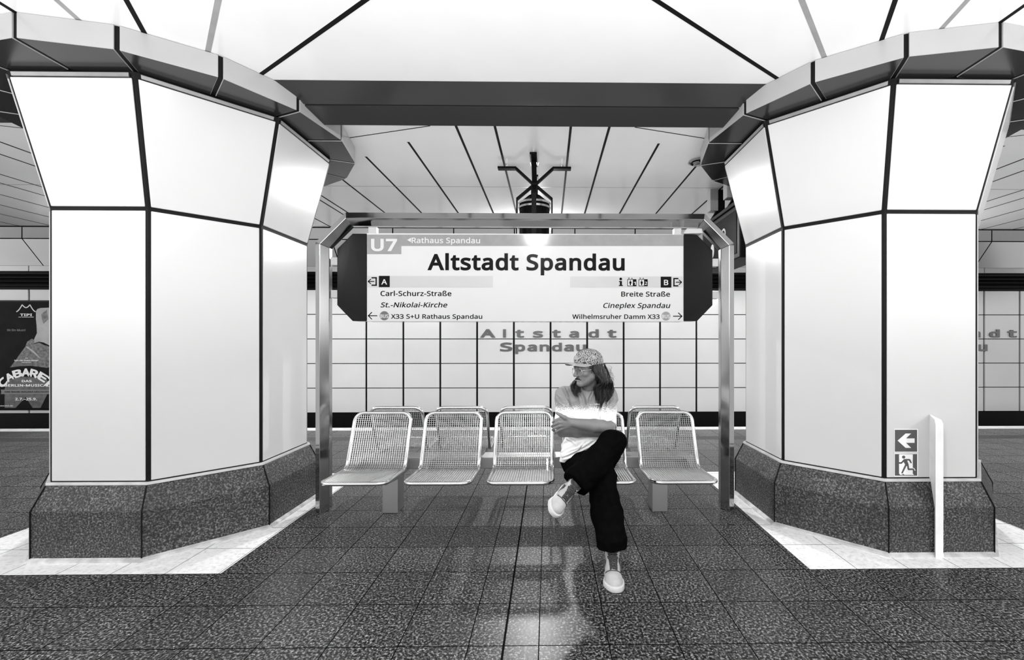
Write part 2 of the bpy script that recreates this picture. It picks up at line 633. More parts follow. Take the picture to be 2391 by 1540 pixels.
# track side ceiling with its inclined coving
mb = MB()
mb.cur = 0
sx = [U(px, 545, 9.6).x for px in (917, 1060, 1203, 1343, 1483)]
sp = (sx[-1] - sx[0]) / 4
mb.add([(-XW, 6.7, 3.80), (XW, 6.7, 3.80), (XW, 9.6, 3.80), (-XW, 9.6, 3.80)], [(0, 3, 2, 1)])
for i in range(-8, 13):
    xa, xb = sx[0] + i * sp + 0.012, sx[0] + (i + 1) * sp - 0.012
    mb.cur = 0
    mb.add([(xa, 9.6, 3.52), (xb, 9.6, 3.52), (xb, 9.6, 3.80), (xa, 9.6, 3.80)], [(0, 1, 2, 3)])
    mb.add([(xa, 10.0, 2.99), (xb, 10.0, 2.99), (xb, 9.605, 3.50), (xa, 9.605, 3.50)], [(0, 1, 2, 3)])
mb.cur = 1
mb.box((-XW, 9.64, 3.47), (XW, 9.66, 3.80))
mb.add([(-XW, 10.02, 2.99), (XW, 10.02, 2.99), (XW, 9.63, 3.52), (-XW, 9.63, 3.52)], [(0, 1, 2, 3)])
struct(mb.build('ceiling_track', [MT['tile'], MT['black']]))

# platform ceiling with its seams
mb = MB()
mb.cur = 0
mb.box((-XW, 0.20, ZC), (XW, 6.48, ZC + 0.85))
mb.cur = 1
mb.box((-XW, 6.48, ZC - 0.012), (XW, 6.50, ZC + 0.05))
ZS = ZC - 0.004


def seam(a, b, w, mi=1, dz=0.0):
    a, b = Vector((a[0], a[1], ZS + 0.003 - dz)), Vector((b[0], b[1], ZS + 0.003 - dz))
    d = (b - a).normalized()
    s = Vector((-d.y, d.x, 0)) * w / 2
    mb.cur = mi
    up = Vector((0, 0, 0.02))
    mb.hexa([a - s, b - s, b + s, a + s, a - s + up, b - s + up, b + s + up, a + s + up])


for k in (-2, -1, 0, 1):
    cx = X0 + BAY * (k + 0.5)
    for j in range(-4, 5):
        a = math.radians(14.0 * j)
        dx, dy = math.sin(a), -math.cos(a)
        t1 = 3.15 / max(0.2, math.cos(a))
        if abs(dx) > 0.05:
            t1 = min(t1, BAY / 2 / abs(dx), 3.15 / abs(dy))
        mi = 2 if abs(j) in (1, 3) else 1
        seam((cx + dx * 1.05, Y0 + dy * 1.05), (cx + dx * t1, Y0 + dy * t1), 0.026 if mi == 2 else 0.024, mi)
for k in (-1, 0, 1):
    bx = X0 + 0.05 + BAY * k
    for off, ya in ((0.297, 3.2), (0.60, 3.2), (1.06, 3.70), (1.54, 4.0), (2.02, 4.3), (2.5, 4.4)):
        for s in (-1, 1):
            seam((bx + s * off, ya), (bx + s * off, 6.48), 0.020)
    for s in (-1, 1):
        seam((bx + s * 1.55, 3.64), (bx + s * 0.80, 3.42), 0.010)
seam((-XW, 4.77), (XW, 4.77), 0.007, 2)
struct(mb.build('ceiling', [MT['ceiling'], MT['seam'], MT['seam_light']], fix=True))

# beam between the column collars
for k, nm in ((0, 'trim_1'), (-1, 'trim_2'), (1, 'trim_3')):
    mb = MB()
    xa, xb = X0 + BAY * k - 1.72, X0 + BAY * k + 1.72
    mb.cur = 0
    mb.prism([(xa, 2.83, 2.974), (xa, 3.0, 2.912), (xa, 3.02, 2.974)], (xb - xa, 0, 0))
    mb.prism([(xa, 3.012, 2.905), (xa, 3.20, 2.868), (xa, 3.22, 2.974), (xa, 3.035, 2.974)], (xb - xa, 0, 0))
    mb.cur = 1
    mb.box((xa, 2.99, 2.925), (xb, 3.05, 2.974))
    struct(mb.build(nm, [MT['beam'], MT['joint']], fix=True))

# ------------------------------------------------------------------ lamps
lamp_labels = {
    (1, 1): 'glowing lamp seen in the gap above the station sign, over the far platform edge',
    (1, 0): 'glowing lamp over the far platform edge behind the left column',
    (1, 2): 'glowing lamp over the far platform edge behind the right column',
    (0, 1): 'glowing lamp over the near platform edge in the middle, above the viewer',
    (0, 0): 'glowing lamp over the near platform edge at the left, beyond the frame',
    (0, 2): 'glowing lamp over the near platform edge at the right, beyond the frame',
}
for i, (lx, ly) in enumerate(LAMPS):
    r = root('ceiling_lamp', lamp_labels[(i // 3, i % 3)], 'lamp', (lx, ly, 2.87), 'lamps along the platform edges')
    mb = MB()
    mb.box((lx - 0.22, ly - 0.085, 2.935), (lx + 0.22, ly + 0.085, 2.974))
    mb.build('housing', MT['alloy'], r, bevel=0.004)
    mb = MB()
    mb.box((lx - 0.20, ly - 0.07, 2.872), (lx + 0.20, ly + 0.07, 2.935))
    mb.build('diffuser', MT['lamp'], r, bevel=0.012)


# ------------------------------------------------------------------ columns
def octa(a, z, cx, g=0.0, k=None):
    """corners of the octagon of apothem a; with k only the two ends of face k, drawn in by g"""
    R = a / math.cos(math.pi / 8)
    if k is None:
        return [Vector((cx + R * math.cos(math.radians(22.5 + 45 * i)), Y0 + R * math.sin(math.radians(22.5 + 45 * i)), z)) for i in range(8)]
    p = Vector((cx + R * math.cos(math.radians(22.5 + 45 * k)), Y0 + R * math.sin(math.radians(22.5 + 45 * k)), z))
    q = Vector((cx + R * math.cos(math.radians(67.5 + 45 * k)), Y0 + R * math.sin(math.radians(67.5 + 45 * k)), z))
    d = (q - p).normalized()
    return p + d * g, q - d * g


def loft8(mb, rings, cap=True):
    b = len(mb.v)
    fs = []
    vs = []
    for r in rings:
        vs += r
    for i in range(len(rings) - 1):
        for k in range(8):
            k2 = (k + 1) % 8
            fs.append((i * 8 + k, i * 8 + k2, (i + 1) * 8 + k2, (i + 1) * 8 + k))
    if cap:
        fs.append(tuple(range(7, -1, -1)))
        n = (len(rings) - 1) * 8
        fs.append(tuple(n + k for k in range(8)))
    mb.add(vs, fs)


def column(cx, label):
    r = root('column', label, 'column', (cx, Y0, 0), 'flared white columns on the platform')
    mb = MB()
    loft8(mb, [octa(0.78, 0.0, cx), octa(0.78, 0.293, cx), octa(0.722, 0.428, cx), octa(0.60, 0.428, cx)])
    mb.build('plinth', MT['concrete'], r, bevel=0.006, label='dark exposed-aggregate plinth')
    mb = MB()
    for k in range(8):      # joint of the plinth blocks at each corner
        a, _ = octa(0.7815, 0.0, cx, 0, k)
        b, _ = octa(0.7815, 0.293, cx, 0, k)
        c, _ = octa(0.7235, 0.428, cx, 0, k)
        mb.tube([a, b, c], 0.004, 5)
    mb.build('plinth_joint', MT['joint'], r)
    mb = MB()
    loft8(mb, [octa(0.80, 0.0, cx), octa(0.80, 0.012, cx), octa(0.775, 0.024, cx)])
    mb.build('floor_sealant', MT['trim'], r)
    mb = MB()
    loft8(mb, [octa(0.724, 0.429, cx), octa(0.724, 0.445, cx), octa(0.70, 0.445, cx)])
    mb.build('ledge', MT['ledge'], r, bevel=0.002)
    mb = MB()
    loft8(mb, [octa(0.704, 0.43, cx), octa(0.7055, 2.10, cx), octa(0.864, 2.835, cx)])
    mb.build('core', MT['joint'], r)
    for k in range(8):
        mb = MB()
        a, b = octa(0.71, 0.452, cx, 0.0145, k)
        c, d = octa(0.685, 0.452, cx, 0.013, k)
        a2, b2 = octa(0.71, 2.088, cx, 0.0145, k)
        c2, d2 = octa(0.685, 2.088, cx, 0.013, k)
        mb.hexa([a, b, d, c, a2, b2, d2, c2])
        mb.build('lower_panel', MT['panel'], r, bevel=0.004, fix=True)
        mb = MB()
        a, b = octa(0.7135, 2.112, cx, 0.0155, k)
        c, d = octa(0.685, 2.112, cx, 0.014, k)
        a2, b2 = octa(0.864, 2.800, cx, 0.0155, k)
        c2, d2 = octa(0.835, 2.800, cx, 0.014, k)
        mb.hexa([a, b, d, c, a2, b2, d2, c2])
        mb.build('upper_panel', MT['panel'], r, bevel=0.004, fix=True)
        mb = MB()
        a, b = octa(0.8665, 2.806, cx, 0.03, k)
        c, d = octa(0.835, 2.806, cx, 0.03, k)
        a2, b2 = octa(0.8705, 2.826, cx, 0.03, k)
        c2, d2 = octa(0.84, 2.826, cx, 0.03, k)
        mb.hexa([a, b, d, c, a2, b2, d2, c2])
        mb.build('top_rail', MT['top_rail'], r, fix=True)
    mb = MB()
    ring = [(cx + 1.121 * math.cos(math.radians(22.5 * i)), Y0 + 1.121 * math.sin(math.radians(22.5 * i))) for i in range(16)]
    mb.prism([(x, y, 2.847) for x, y in ring], (0, 0, 0.124))
    mb.build('collar_core', MT['joint'], r, fix=True)
    for i in range(16):
        a0, a1 = math.radians(22.5 * i), math.radians(22.5 * (i + 1))

        def pt(R, a):
            return Vector((cx + R * math.cos(a), Y0 + R * math.sin(a), 0))
        po, qo, pi_, qi = pt(1.13, a0), pt(1.13, a1), pt(0.865, a0), pt(0.865, a1)
        d = (qo - po).normalized() * 0.012
        di = (qi - pi_).normalized() * 0.012
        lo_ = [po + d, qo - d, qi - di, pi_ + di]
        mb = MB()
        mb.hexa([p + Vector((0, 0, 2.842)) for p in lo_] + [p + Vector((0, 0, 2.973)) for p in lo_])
        mb.mi[0] = 1  # bottom face gets the tone with the shade painted in
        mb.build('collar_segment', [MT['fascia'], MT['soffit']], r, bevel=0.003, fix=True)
    return r


column(X0 - BAY / 2, 'flared white panelled column at the left of the bench, with a bare front')
column(X0 + BAY / 2, 'flared white panelled column at the right of the bench, carrying the exit signs')

